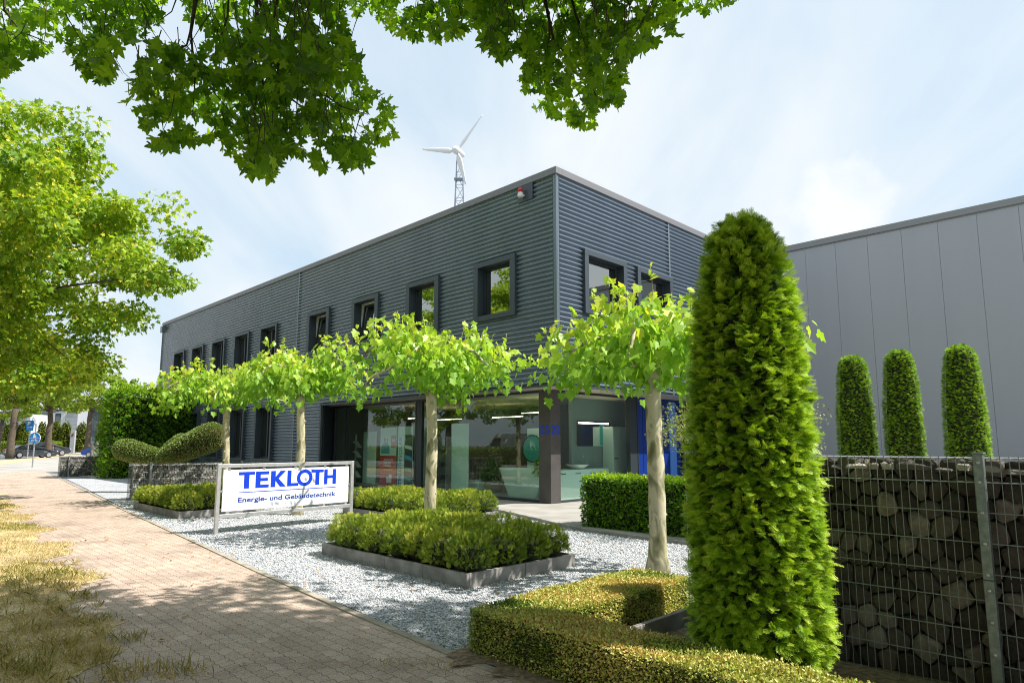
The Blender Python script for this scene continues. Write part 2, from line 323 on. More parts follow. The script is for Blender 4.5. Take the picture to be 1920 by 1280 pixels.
M['pine'] = leafmat('clipped pine needles', [(0, (.08, .10, .03)), (.45, (.30, .42, .12)), (.85, (.50, .60, .24)), (1, (.34, .20, .09))], .15, .6)
M['silver'] = leafmat('pale shrub leaves', [(0, (.08, .12, .03)), (.6, (.24, .30, .11)), (1, (.45, .48, .22))], .3, .5)
M['thuja'] = leafmat('far cypress', [(0, (.08, .12, .012)), (1, (.24, .29, .03))], .1, .6)
M['grass'] = leafmat('grass blades', [(0, (.16, .22, .03)), (.3, (.36, .38, .07)), (.55, (.66, .56, .24)), (1, (.85, .72, .42))], .3, .6, (1.2, 1.1, .6))
M['litter'] = leafmat('fallen leaves', [(0, (.30, .16, .04)), (1, (.55, .30, .12))], .2, .6)

# ------------------------------------------------------------------ ground
def sheet(name, pts, z, m, kind='structure', thick=0):
    mb = MB(); n = len(pts)
    if thick:
        mb.prism([(p[0], p[1]) for p in pts], (z-thick, z), lambda a, b, e: (a, b, e))
    else: mb.add([(p[0], p[1], z) for p in pts], [tuple(range(n))])
    o = mb.build(name, m, None, fix=bool(thick))
    if not thick:
        me = o.data
        if me.polygons[0].normal.z < 0: me.flip_normals()
    return tag(o, kind=kind)
sheet('ground', [(-1500, -300), (1500, -300), (1500, 2500), (-1500, 2500)], -.012, M['asphalt'])
# gravel garden
gv = [P(3.3, -8), P(3.45, 3.9), P(3.7, 6), P(3.9, 9), P(4.4, 13.5), P(5.0, 19), P(6.3, 29.5), P(7.3, 38), P(11.62, 38), P(11.62, 13), P(11.3, 11.7), P(10.55, 9.6), P(10.0, 8.1), P(9.88, 5.8), P(9.8, -8)]
sheet('gravel', gv, 0, M['gravel'])
# brick path
rE = [(3.45, -8), (3.45, 3.9), (3.62, 6.1), (3.85, 8.6), (4.34, 13.2), (4.93, 19), (6.1, 29.3), (7.6, 43), (9.4, 60)]
lE = [(4.0, 60), (2.6, 34), (1.9, 22), (1.2, 12), (.5, 6), (-.3, 0), (-.5, -8)]
sheet('path', [P(a, b) for a, b in rE]+[P(a, b) for a, b in lE], .004, M['paver'])
mb = MB()
for (a0, b0), (a1, b1) in zip(rE[:-2], rE[1:-1]):
    L_ = math.hypot(a1-a0, b1-b0); k = max(1, int(L_))
    for i in range(k):
        p0 = np.array(P(a0+(a1-a0)*i/k, b0+(b1-b0)*i/k)); p1 = np.array(P(a0+(a1-a0)*(i+1)/k, b0+(b1-b0)*(i+1)/k)); d = (p1-p0)/np.linalg.norm(p1-p0); s = np.array([d[1], -d[0], 0])*.04
        p1 = p1-d*.006; j = rnd.uniform(-.003, .003)
        mb.prism([(0, 0), (1, 0), (1, 1), (0, 1)], (-.05, .018+j), lambda a, b, e: tuple(p0+(p1-p0)*a+s*(2*b-1)+np.array([0, 0, e])))
tag(mb.build('kerb', M['kerb'], bevel=.004), kind='structure')
# verge of dry grass with a ragged edge
def edge_v(u): return float(np.interp(u, [-8, 0, 5.8, 8.5, 12.6, 21.9, 34, 60], [.6, 1.1, 1.42, 1.9, 2.4, 3.05, 3.9, 5.4]))
ed = []; u = -7.5
while u < 60:
    st = .06 if u < 16 else .5
    ed.append((edge_v(u)+.20*math.sin(u*2.1)+.12*math.sin(u*5.3+1)+rnd.uniform(-.06, .06), u)); u += st
vg = [P(a, b) for a, b in ed]+[P(-2.6, 60), P(-2.6, -7.5)]
o = sheet('verge', vg, .009, M['lawn'])
# drive forking off at the far end, and the strip of dry grass past it
q = [gp(62, 882), gp(195, 898), gp(260, 868), gp(150, 848), gp(112, 855), gp(60, 862), gp(-60, 880), gp(-60, 893)]
sheet('driveway', q, .0085, M['drive'])
q = [gp(-60, 868), gp(0, 863), gp(40, 860), gp(110, 852), gp(150, 849), gp(150, 850.5), gp(112, 855.5), gp(62, 863), gp(0, 871), gp(-60, 878)]
sheet('far_verge', q, .013, M['lawn'])
# plaza at the foot of the building
pz = [P(11.6, 44), P(11.6, 13), P(11.3, 11.7), P(10.9, 10.6), P(10.55, 9.6), P(10.2, 8.8), P(10.0, 8.1), P(9.88, 7), P(9.85, 5.8), P(9.8, -8), P(24, -8), P(24, 12), P(13.6, 12), P(13.6, 44)]
sheet('plaza', pz, .05, M['plaza'], thick=.06)
mb = MB()
for i in range(1, 9):
    p0 = np.array(pz[i]); p1 = np.array(pz[i+1]); d = (p1-p0)/np.linalg.norm(p1-p0); s = np.array([d[1], -d[0], 0])*.03
    mb.prism([(0, 0), (1, 0), (1, 1), (0, 1)], (-.05, .062), lambda a, b, e: tuple(p0+(p1-p0)*a+s*(2*b-1)+np.array([0, 0, e])))
tag(mb.build('plaza_kerb', M['concrete'], bevel=.004), kind='structure')
# bark soil under the box hedge and around the big yew
sheet('planting_soil', [P(3.60, 4.18)]+[P(3.40+.10*math.sin(i*2.3)+.07*math.sin(i*5.1), 4.15-i*.12) for i in range(60)]+[P(3.2, -8), P(6.2, -8), P(5.35, 3.2), P(5.0, 3.3), P(4.0, 4.18)], .021, M['soil'])
# loose stones over the near gravel
def inpoly(x, y, poly):
    c = np.zeros(len(x), bool); n = len(poly)
    for i in range(n):
        x0, y0 = poly[i][:2]; x1, y1 = poly[(i+1) % n][:2]
        if y0 == y1: continue
        c ^= ((y0 > y) != (y1 > y)) & (x < (x1-x0)*(y-y0)/(y1-y0)+x0)
    return c
n = 130000; sv = NR.uniform(3.5, 11.3, n); su = 3.2+18*NR.rand(n)**1.5
pts = sv[:, None]*V+su[:, None]*U
k = inpoly(pts[:, 0], pts[:, 1], gv); pts = pts[k]; n = len(pts)
s = NR.uniform(.006, .015, n)*np.where(pts[:, 1] > 10, 1.25, 1)
base = np.array([(1, 0, 0), (0, 1, 0), (-1, 0, 0), (0, -1, 0), (0, 0, .9), (0, 0, -.6)], float)
vv = base[None]*(s[:, None, None]*NR.uniform(.6, 1.3, (n, 6, 1)))
a = NR.uniform(0, 6.28, n); ca, sa = np.cos(a), np.sin(a)
vv = np.stack([vv[..., 0]*ca[:, None]-vv[..., 1]*sa[:, None], vv[..., 0]*sa[:, None]+vv[..., 1]*ca[:, None], vv[..., 2]+vv[..., 0]*.3], -1)+pts[:, None, :]
vv[..., 2] += .003
fb = np.array([(0, 1, 4), (1, 2, 4), (2, 3, 4), (3, 0, 4), (1, 0, 5), (2, 1, 5), (3, 2, 5), (0, 3, 5)])
o = npmesh('gravel_stones', vv.reshape(-1, 3), (fb[None]+6*np.arange(n)[:, None, None]).reshape(-1, 3), M['stones'], tint=np.repeat(NR.rand(n), 8)); tag(o, kind='stuff')

# ------------------------------------------------------------------ office building
office = empty('office_building', tuple(BC), TH, 'two storey office with anthracite corrugated cladding and a glazed corner showroom', 'building')
W_, L_ = 10.5, 31.8; PER = .1295; AMP = .032
def fl(h, z, o): return (-o, h, z)        # left facade: h along +y, o outwards
def fr(h, z, o): return (h, -o, z)        # right facade
def wave(mb, fn, h0, h1, z0, z1):
    n = max(1, int(round((z1-z0)/PER*8))); zs = [z0+(z1-z0)*i/n for i in range(n+1)]
    vs = []
    for z in zs:
        ph = 2*pi*z/PER; o = AMP*(math.tanh(1.6*sin(ph))/math.tanh(1.6))
        vs += [fn(h0, z, o), fn(h1, z, o)]
    mb.add(vs, [(2*i, 2*i+1, 2*i+3, 2*i+2) for i in range(n)])
def wall(fn, H0, H1, Z0, Z1, ops):
    mb = MB(); hs = sorted({H0, H1, *[a for o in ops for a in o[:2]]})
    for a, b in zip(hs[:-1], hs[1:]):
        m_ = (a+b)/2; cuts = sorted([(o[2], o[3]) for o in ops if o[0] < m_ < o[1]]); z = Z0
        for c, d in cuts:
            if c > z: wave(mb, fn, a, b, z, c)
            z = d
        if z < Z1: wave(mb, fn, a, b, z, Z1)
    return mb
UPW = [(1.44+3.38*k, 3.17+3.38*k, 5.18, 6.93) for k in range(4)]
NUP = [(16.08+2.87*k, 17.76+2.87*k, 5.18, 6.90) for k in range(5)]
NLO = [(16.08+2.87*k, 17.76+2.87*k, .95, 3.35) for k in range(5)]
ZB, ZT = 3.2, 8.84
o = wall(fl, .09, 12.0, ZB, ZT, UPW[:3]+[(11.58, 12.0, 5.18, 6.93)]).build('wall_cladding', M['clad'], office, smooth=True, fix=False)
wall(fl, 12.0, L_-.05, .25, ZT, [(12.0, 13.31, 5.18, 6.93)]+NUP+NLO).build('wall_cladding', M['clad'], office, smooth=True, fix=False)
RW = [(1.06, 3.04, 5.18, 6.97), (3.59, 5.57, 5.18, 6.97)]
wall(fr, .09, W_, ZB, ZT, RW).build('wall_cladding', M['clad'], office, smooth=True, fix=False)
UPW[3] = (11.58, 13.31, 5.18, 6.93)
# wall core behind the cladding, roof, floors
mb = MB()
mb.box(.04, W_, .04, L_, 8.55, 8.8)                                   # roof deck
mb.box(.30, W_-.1, .30, L_-.3, 3.45, 3.6)                             # first floor slab
mb.box(W_-.1, W_, .3, L_, 0, 8.5); mb.box(.3, W_-.1, L_-.12, L_-.02, 0, 8.5)
mb.box(.06, .1, 12.0, 16.0, .25, 3.4); mb.box(.7, .8, 17.8, L_-.2, 3.6, 8.5); mb.box(.7, .8, 13.2, L_-.2, .2, 3.4)
mb.build('wall_core', M['darkin'], office)
mb = MB(); mb.box(.0, .05, 12.0, L_, .05, .25); mb.build('plinth', M['trim'], office)
mb = MB(); mb.box(-.06, .2, -.06, L_+.02, 8.81, 9.0); mb.box(.2, W_, -.06, .2, 8.81, 9.0); mb.build('coping', M['cope'], office, bevel=.006)
mb = MB(); mb.box(-.022, .02, .02, .085, ZB, 8.81); mb.box(.02, .085, -.022, .02, ZB, 8.81); mb.box(-.035, -.0, -.035, -.0, ZB, 8.81)
mb.build('corner_trim', M['seam'], office, bevel=.004)
MB().box(-.03, .0, 14.24, 14.32, .25, 8.81).build('seam_profile', M['seam'], office); MB().box(-.035, .05, L_-.06, L_+.0, .25, 8.81).build('end_profile', M['seam'], office)
mb = MB(); mb.box(5.5, 5.58, -.03, 0, ZB, 8.81); mb.build('seam_profile', M['seam'], office)
mb = MB(); mb.box(-.03, .02, -.03, 11.98, ZB-.06, ZB); mb.box(.02, W_, -.03, .02, ZB-.06, ZB); mb.build('drip_edge', M['trim'], office)
mb = MB(); mb.box(.025, .93, .025, 12.85, 3.17, 3.2); mb.box(.93, W_, .025, 1.08, 3.17, 3.2); mb.build('soffit', M['soffit'], office)

def window(fn, h0, h1, z0, z1, side, top, proud=.11, tilt=0, mull=0, label=None, pane='wglass'):
    """outer box frame proud of the cladding, recessed sash, pane"""
    mb = MB()
    def bx(a, b, c, d, o0, o1):
        p = [fn(a, c, o0), fn(b, d, o1)]
        mb.box(min(p[0][0], p[1][0]), max(p[0][0], p[1][0]), min(p[0][1], p[1][1]), max(p[0][1], p[1][1]), min(p[0][2], p[1][2]), max(p[0][2], p[1][2]))
    bx(h0, h0+side, z0, z1-top, -.20, proud); bx(h1-side, h1, z0, z1-top, -.20, proud)
    bx(h0, h1, z1-top, z1, -.20, proud+.003); bx(h0+side, h1-side, z0, z0+top, -.20, proud-.003)
    wdw = mb.build('window', M['trim'], office, bevel=.005)
    if label: wdw['label'] = label
    a0, a1, b0, b1 = h0+side, h1-side, z0+top, z1-top
    fw = .075
    def rot(p):          # tilt about the lower edge
        h, z, o = p; dz = z-b0
        return fn(h, b0+dz*cos(tilt), o-dz*sin(tilt))
    ms = MB()
    def sb(x0, x1, y0, y1, o0, o1):
        vs = [rot(q_) for q_ in [(x0, y0, o0), (x1, y0, o0), (x1, y0, o1), (x0, y0, o1), (x0, y1, o0), (x1, y1, o0), (x1, y1, o1), (x0, y1, o1)]]
        ms.add(vs, [(0, 3, 2, 1), (4, 5, 6, 7), (0, 1, 5, 4), (1, 2, 6, 5), (2, 3, 7, 6), (3, 0, 4, 7)])
    O0, O1 = -.19, -.13
    sb(a0, a0+fw, b0, b1, O0, O1); sb(a1-fw, a1, b0, b1, O0, O1); sb(a0+fw, a1-fw, b0, b0+fw, O0, O1); sb(a0+fw, a1-fw, b1-fw, b1, O0, O1)
    if mull: sb((a0+a1)/2-.04, (a0+a1)/2+.04, b0+fw, b1-fw, O0, O1+.04)
    ms.build('sash', M['frame'], wdw, bevel=.004)
    if tilt:
        mw = MB(); 
        for x0, x1, y0, y1 in ((a0, a0+.03, b0, b1), (a1-.03, a1, b0, b1), (a0+.03, a1-.03, b1-.03, b1)):
            p = [fn(x0, y0, -.40), fn(x1, y1, -.205)]
            mw.box(min(p[0][0], p[1][0]), max(p[0][0], p[1][0]), min(p[0][1], p[1][1]), max(p[0][1], p[1][1]), y0, y1)
        mw.build('inner_frame', M['white'], wdw)
    mp_ = MB(); c = (O0+O1)/2
    mp_.add([rot((a0+fw, b0+fw, c)), rot((a1-fw, b0+fw, c)), rot((a1-fw, b1-fw, c)), rot((a0+fw, b1-fw, c))], [(0, 1, 2, 3)])
    mp_.build('pane', M[pane], wdw, fix=False)
    return wdw
for i, (a, b, c, d) in enumerate(UPW):
    window(fl, a, b, c, d, .20, .15, tilt=R(7) if i >= 2 else 0, label='open, tilted inwards' if i >= 2 else None)
for a, b, c, d in NUP: window(fl, a, b, c, d, .12, .10, .10, mull=1)
for a, b, c, d in NLO: window(fl, a, b, c, d, .14, .10, .14, mull=1)
for a, b, c, d in RW: window(fr, a, b, c, d, .17, .15)
# dim office rooms behind the upper windows
mb = MB(); mb.box(3.6, 3.7, 3.8, 17.6, 3.6, 8.5); mb.box(.8, 3.6, 14.0, 14.1, 3.6, 8.5); mb.box(3.8, 8, 3.7, 3.8, 3.6, 8.5); mb.build('partition', M['plaza'], office)

# showroom: posts, glazing
GX, GY = 1.0, 1.15
mb = MB(); mb.box(.92, 1.33, 1.07, 1.51, .05, 3.17); post = mb.build('corner_post', M['post'], office, bevel=.006)
fm = MB()
for y0, y1 in ((6.95, 7.02), (7.26, 7.33), (11.78, 11.86), (12.70, 12.85)): fm.box(.95, 1.06, y0, y1, .05, 3.1)
fm.box(.95, 1.06, 1.51, 12.85, 3.1, 3.17); fm.box(.95, 1.06, 1.51, 12.85, .05, .13)
fm.box(1.33, 4.70, 1.10, 1.20, 3.1, 3.17); fm.box(1.33, 4.70, 1.10, 1.20, .05, .11); fm.box(4.70, 5.10, 1.08, 1.25, .05, 3.17); fm.box(.96, 1.05, 7.02, 7.26, .13, 3.1)
fm.box(5.1, 5.14, 1.06, 1.2, .05, 3.17)
fm.build('glazing_frame', M['frame'], office, bevel=.003)
for y0, y1 in ((1.51, 6.95), (7.33, 11.78), (11.86, 12.70)):
    MB().box(GX, GX+.012, y0, y1, .13, 3.1).build('shop_window', M['glass'], office)
MB().box(1.33, 4.70, GY, GY+.012, .11, 3.1).build('shop_window', M['glass'], office)
mb = MB(); mb.add([(0.02, 12.0, .05), (.95, 12.85, .05), (.95, 12.85, 3.17), (.02, 12.0, 3.17)], [(0, 1, 2, 3)]); mb.box(-.05, .03, 12.0, 12.12, .05, 3.2)
mb.build('reveal', M['trim'], office)
mb = MB(); mb.box(5.14, W_, 1.09, 1.2, .05, 3.17)
for i in range(9): mb.box(5.14+.6*i+.29, 5.14+.6*i+.30, 1.08, 1.09, .05, 3.17)
bw = mb.build('blue_wall', M['blue'], office); mb = MB(); mb.box(7.0, 7.38, 1.04, 1.08, .05, 3.1); mb.build('reflection_strip', M['blue_reflection'], office)  # paler blue strip stands in for a light reflection on the wall
mb = MB(); mb.box(7.75, 8.05, 1.02, 1.075, .05, 3.1); mb.build('dark_strip', M['darkin'], office)
# interior shell
M['ifloor'] = noisy('showroom floor', (.42, .41, .39), (.5, .49, .46), 2, .35, 0)
M['iwall'] = mat('showroom wall', (.13, .14, .125), .8); M['iwall2'] = mat('grey green wall', (.20, .27, .24), .7); M['iceil'] = mat('showroom ceiling', (.55, .50, .38), .8)
MB().box(1.06, 9, 1.2, 12.85, .05, .07).build('interior_floor', M['ifloor'], office)
MB().box(1.06, 9, 1.2, 12.85, 3.13, 3.16).build('interior_ceiling', M['iceil'], office)
mb = MB(); mb.box(6.2, 6.3, 4.2, 12.85, .07, 3.13); mb.box(1.06, 6.2, 12.86, 12.95, .07, 3.13); mb.build('interior_wall', M['iwall'], office)
mb = MB(); mb.box(6.0, 6.1, 2.5, 3.7, .07, 3.13); mb.build('interior_wall', M['iwall2'], office)
lm = bpy.data.materials.new('lamp tube'); lm.use_nodes = True; b = lm.node_tree.nodes['Principled BSDF']; b.inputs['Emission Color'].default_value = (1, .82, .6, 1); b.inputs['Emission Strength'].default_value = 12
for x, y in ((2.6, 3), (2.6, 9.2), (4.3, 6.2), (4.3, 9.6)):
    lo = MB().box(x-.008, x+.008, y-.8, y+.8, 2.65, 2.66).build('ceiling_lamp', lm, office)
    [MB().bar((x, y+s*.7, 2.66), (x, y+s*.7, 3.13), .004).build('cable', M['black'], lo) for s in (-1, 1)]
# numbers on the post
def text_mesh(s, bold=0.0, shear=0):
    cu = bpy.data.curves.new('t', 'FONT'); cu.body = s; cu.offset = bold; cu.resolution_u = 4; cu.shear = shear; ob = bpy.data.objects.new('t', cu); COL.objects.link(ob)
    bpy.context.view_layer.update(); dg = bpy.context.evaluated_depsgraph_get(); me = bpy.data.meshes.new_from_object(ob.evaluated_get(dg))
    v = np.array([x.co[:2] for x in me.vertices]); f = [tuple(p.vertices) for p in me.polygons]; bpy.data.objects.remove(ob); bpy.data.meshes.remove(me)
    v -= v.min(0); v /= v.max(0); return v, f
def letters(name, s, fn, m, parent, bold=.012, shear=0):
    v, f = text_mesh(s, bold, shear); mb = MB(); mb.add([fn(a, b) for a, b in v], f); return mb.build(name, m, parent, fix=False)
def shift(px, py, off):      # pixel -> (y,z) on the plane x=off of the building
    p = onplane(px, py, BC+off*V, V)-BC; return p@U, p[2]+0
def shiftR(px, py, off):
    p = onplane(px, py, BC+off*U, U)-BC; return p@V, p[2]+0
letters('house_number', '25', lambda a, b: (.916, 1.47-.36*a, 1.93+.25*b), M['num'], office)
letters('house_number', '25', lambda a, b: (.95+.36*a, 1.066, 1.93+.25*b), M['num'], office)
# alarm beacon, floodlight box
mb = MB(); mb.box(-.06, -.022, .80, 1.36, 8.34, 8.80); bc_ = mb.build('beacon_plate', M['trim'], office, bevel=.004)
MB().lathe([(.07, 0), (.08, .02), (.08, .10), (.06, .13)], (-.17, 1.15, 8.44), 16).build('beacon_base', M['white'], bc_, smooth=False)
MB().lathe([(.06, 0), (.062, .09), (.05, .12), (.0, .13)], (-.17, 1.15, 8.57), 16).build('beacon_lens', M['red'], bc_, smooth=True)
mb = MB(); mb.box(-.17, -.06, 1.10, 1.20, 8.47, 8.52); mb.build('bracket', M['white'], bc_)
mb = MB(); mb.box(-.22, -.03, 31.25, 31.6, 8.35, 8.75); mb.build('floodlight', M['seam'], office, bevel=.01)
mb = MB().box(-.04, -.02, .02, 2.1, 9.0, 9.004)
for i in range(42): mb.bar((-.03, .02+.05*i, 9.0), (-.03, .02+.05*i, 9.10), .0015, n=3)
mb.build('bird_spikes', M['steel'], office)
mb = MB().box(.04, 2.12, -.04, -.02, 9.0, 9.004)
for i in range(42): mb.bar((.04+.05*i, -.03, 9.0), (.04+.05*i, -.03, 9.10), .0015, n=3)
mb.build('bird_spikes', M['steel'], office)

# ------------------------------------------------------------------ things in the showroom
def obj_at(x, y): return tuple(BC+x*V+y*U+np.array([0, 0, .07]))
def y_at(px, off): return shift(px, 800, off)[0]
def panel(px0, px1, ztop, off, label):
    y0, y1 = y_at(px1, off), y_at(px0, off); t = empty('frosted_screen', obj_at(off, (y0+y1)/2), TH, label, 'panel'); h = (y1-y0)/2
    MB().box(-.02, .02, -h, h, .05, ztop-.07).build('board', M['mint'], t, bevel=.004); [MB().box(-.12, .12, y_-.03, y_+.03, 0, .05).build('foot', M['steel'], t) for y_ in (-h+.06, h-.06)]; return t
panel(683, 706, 2.15, 1.9, 'narrow pale panel standing left of the red banner in the showroom')
panel(786, 803, 3.0, 1.25, 'tall thin pale panel beside the dark middle mullion of the shop window')
panel(848, 879, 2.35, 1.7, 'broad pale green panel standing free in the big shop window')
panel(620, 634, 2.2, 2.2, 'slim pale panel at the far left end of the shop window')
def banner(px0, px1, ztop, off, label):
    y0, y1 = y_at(px1, off), y_at(px0, off); t = empty('roll_up_banner', obj_at(off, (y0+y1)/2), TH, label, 'banner'); h = (y1-y0)/2
    MB().box(-.1, .1, -h, h, 0, .07).build('base', M['steel'], t, bevel=.01); return t, h, ztop-.07
def cardf(t, name, y0, y1, z0, z1, m, x=-.003):
    return MB().box(x-.0015, x, y0, y1, z0, z1).build(name, m, t)
M['bred'] = mat('banner red', (.55, .015, .025), .5); M['bpale'] = mat('banner pale', (.55, .72, .68), .5); M['skin'] = mat('photo skin tone', (.45, .22, .14), .6); M['orange'] = mat('orange card', (.5, .12, .03), .5); M['bteal'] = mat('photo teal', (.08, .32, .36), .5); M['bcyan'] = mat('banner cyan', (.0, .30, .62), .5); M['bdark'] = mat('photo dark green', (.02, .05, .04), .5)
t, h, zt = banner(714, 744, 2.28, 1.5, 'red and pale green roll up banner with a couple and white lettering')
bd = MB().box(0, .003, -h, h, .07, zt).build('sheet', M['bpale'], t)
cardf(bd, 'red_field', -h, h, .08, zt*.53, M['bred'], -.002)
letters('lettering', 'ENDLICH\nCLEVER\nHEIZEN', lambda a, b: (-.006, h*.5-h*1.1*a, zt*(.35+.13*b)), M['white'], bd, .02)
letters('lettering', 'www.heizen.de', lambda a, b: (-.006, h*.5-h*1.1*a, zt*(.28+.012*b)), M['white'], bd)
bd_ = cardf(bd, 'orange_card', -h*.95, -h*.35, zt*.66, zt*.87, M['orange'])
letters('lettering', '20%', lambda a, b: (-.007, -h*.45-h*.4*a, zt*(.76+.05*b)), M['white'], bd)
mb = MB()
for cy, cz, r_ in ((h*.42, zt*.79, .07), (h*.12, zt*.78, .065)):
    mb.prism([(cy+r_*.8*cos(k*pi/6), cz+r_*1.2*sin(k*pi/6)) for k in range(12)], (-.004, -.0021), lambda a, b, e: (e, a, b))
mb.build('printed_faces', M['skin'], bd)
mb = MB().prism([(h*.9, zt*.56), (-h*.2, zt*.56), (-h*.15, zt*.68), (h*.1, zt*.745), (h*.5, zt*.75), (h*.85, zt*.68)], (-.0035, -.0021), lambda a, b, e: (e, a, b)).build('printed_clothes', M['bteal'], bd)
MB().box(-.006, -.0021, -h*.5, -h*.15, zt*.08, zt*.22).box(-.006, -.0021, -h*.12, h*.12, zt*.08, zt*.18).build('printed_heat_pump', M['white'], bd)
t, h, zt = banner(747, 775, 2.3, 1.35, 'pale roll up banner reading TEKLOTH SOLAR upwards with solar panel photos')
bd = MB().box(0, .003, -h, h, .07, zt).build('sheet', M['bpale'], t)
letters('lettering', 'TEKLOTH', lambda a, b: (-.005, h*.45+h*.42*b, .15+zt*.40*a), M['num2'], bd, .03)
letters('lettering', 'SOLAR', lambda a, b: (-.005, h*.45+h*.40*b, .2+zt*(.40+.34*a)), M['num2'], bd, -.005)
cardf(bd, 'printed_photo', -h*.95, h*.1, .15, zt*.86, M['bdark'])
for i, (z0, z1, m_) in enumerate(((.62, .70, 'greystone'), (.45, .54, 'bcyan'), (.27, .36, 'bteal'), (.12, .20, 'bteal'))):
    mb = MB().prism([(-h*.9, zt*z0), (h*.0, zt*(z0+.03)), (h*.05, zt*z1), (-h*.85, zt*(z1-.02))], (-.006, -.0041), lambda a, b, e: (e, a, b)).build('printed_solar_panel', M[m_] if m_ != 'greystone' else M['white'], bd)
# display rack with slanted shelves
t = empty('display_rack', obj_at(2.0, y_at(668, 2.0)), TH, 'dark brochure rack with slanted arms at the left of the showroom', 'rack')
mb = MB().box(-.03, .03, -.03, .03, 0, 2.0).box(-.2, .2, -.25, .25, 0, .03); mb.build('stand', M['steel'], t)
for k in range(4):
    for s in (-1, 1):
        z = .5+.4*k; mb = MB().add([(-.1, 0, z), (.1, 0, z), (.1, s*.32, z-.25), (-.1, s*.32, z-.25), (-.1, 0, z+.02), (.1, 0, z+.02), (.1, s*.32, z-.23), (-.1, s*.32, z-.23)], [(0, 1, 2, 3), (4, 5, 6, 7), (0, 1, 5, 4), (1, 2, 6, 5), (2, 3, 7, 6), (3, 0, 4, 7)])
        mb.build('arm', M['mint'], t)
# shelf of perforated baskets
ys = (y_at(818, 2.0)+y_at(846, 2.0))/2
t = empty('basket_shelf', obj_at(2.0, ys), TH, 'dark shelf of perforated metal panels behind the second plane trunk', 'shelf')
MB().box(-.2, .2, -.42, -.38, 0, 1.85).box(-.2, .2, .38, .42, 0, 1.85).build('frame', M['steel'], t)
M['perf'] = mat('perforated metal', (.16, .2, .2), .4, .6)
for k in range(4):
    z = .1+.44*k; mb = MB().box(-.2, .2, -.37, .37, z, z+.02)
    for i in range(12): mb.box(-.205, -.2, -.36+.06*i, -.33+.06*i, z+.02, z+.3)
    mb.build('basket', M['perf'], t)
# free-standing bathtub
t = empty('bathtub', obj_at(2.0, (shift(950, 900, 2.0)[0]+shift(1022, 900, 2.0)[0])/2), TH, 'white free standing bathtub behind the shop window beside the corner post', 'bathtub')
M['tub'] = mat('tub enamel', (.70, .82, .77), .25)
mb = MB(); rings = []
for z, a, b_ in ((0, .28, .60), (.02, .30, .62), (.82, .42, .98), (.86, .43, 1.0), (.86, .39, .96), (.80, .37, .93), (.2, .26, .62)):
    rings.append([(a*np.sign(cos(k*pi/16))*abs(cos(k*pi/16))**.7, b_*np.sign(sin(k*pi/16))*abs(sin(k*pi/16))**.7, z) for k in range(32)])
for i, r_ in enumerate(rings): mb.v += r_
for i in range(len(rings)-1):
    for k in range(32): mb.f.append((i*32+k, i*32+(k+1) % 32, (i+1)*32+(k+1) % 32, (i+1)*32+k))
mb.f.append(tuple(range(31, -1, -1))); mb.f.append(tuple(6*32+k for k in range(32)))
mb.build('tub', M['tub'], t, smooth=True)
# round teal mirror with black rim
t = empty('round_mirror', tuple(np.array(obj_at(2.9, shift(1004, 850, 2.9)[0]))), TH, 'round mirror with teal glow and thin black rim on a white stand behind the bathtub', 'mirror')
MB().box(-.02, .02, -.5, .35, 0, 2.1).build('stand', M['mint'], t)
rx = Matrix.Rotation(-pi/2, 3, 'Y')
MB().lathe([(.0, .02), (.42, .02), (.42, .03), (0, .03)], (0, .1, 1.45), 32, rx).build('glass', mat('teal mirror', (.02, .42, .40), .2), t)
MB().tube([(-.035, .1+.43*cos(2*pi*k/32), 1.45+.43*sin(2*pi*k/32)) for k in range(33)], [.018]*33, 6).build('rim', M['black'], t)
# planter box with leafy plant
def potplant(loc, r_, h_, lab, cat, seed, mt, ph=.5, sq=False):
    t = empty('potted_plant', loc, TH, lab, cat)
    if sq: MB().box(-r_, r_, -r_, r_, 0, h_).build('pot', mt, t, bevel=.01)
    else: MB().lathe([(r_*.7, 0), (r_*1.0, h_*.7), (r_*.9, h_), (r_*.82, h_*.98)], (0, 0, 0), 18).build('pot', mt, t, smooth=True)
    return t
# vanity, basin, tap, rounded mirror, cabinet (right-hand window)
WY = 2.35
def SR(px, py, off=WY): return shiftR(px, py, off)
def rloc(x, y, z=.07): return tuple(BC+x*V+y*U+np.array([0, 0, z]))
MB().box(SR(1071, 800)[0], 8.2, WY, WY+.1, .07, 3.13).build('interior_wall', M['iwall2'], office)
x0, x1 = SR(1040, 880, WY-.5)[0], SR(1141, 880, WY-.5)[0]; zt_ = SR(1100, 879, WY-.5)[1]
t = empty('vanity_cabinet', rloc(x0, WY-.26), TH, 'white vanity unit with drawers standing under the lit mirror', 'cabinet')
MB().box(0, x1-x0, -.24, .25, .12, zt_-.07).box(.03, x1-x0-.03, -.2, .22, 0, .12).build('carcass', M['mint'], t, bevel=.004)
for i in range(3): MB().box(.25+.7*i, .5+.7*i, -.248, -.24, zt_-.20, zt_-.18).build('handle', M['black'], t)
xb_ = SR(1084, 875, WY-.3)[0]
b_ = empty('wash_basin', rloc(xb_, WY-.27, zt_), TH, 'shallow white bowl basin with a chrome tap on the vanity unit', 'basin')
MB().lathe([(.14, 0), (.36, .13), (.37, .14), (.34, .13), (.1, .02), (0, .02)], (0, 0, 0), 24).build('bowl', M['white'], b_, smooth=True)
MB().tube([(.42, .1, .0), (.42, .1, .36), (.36, .03, .40), (.30, .0, .36)], [.014]*4, 8).build('tap', M['chrome'], b_, smooth=True)
(xa_, zu_), (xc_, zl_) = SR(1081, 788, WY-.04), SR(1145, 836, WY-.04)
t = empty('wall_mirror', rloc((xa_+xc_)/2, WY-.015, zl_), TH, 'rectangular wall mirror with rounded corners and a lit top edge', 'mirror')
hw, hh_ = (xc_-xa_)/2, zu_-zl_; pl = []
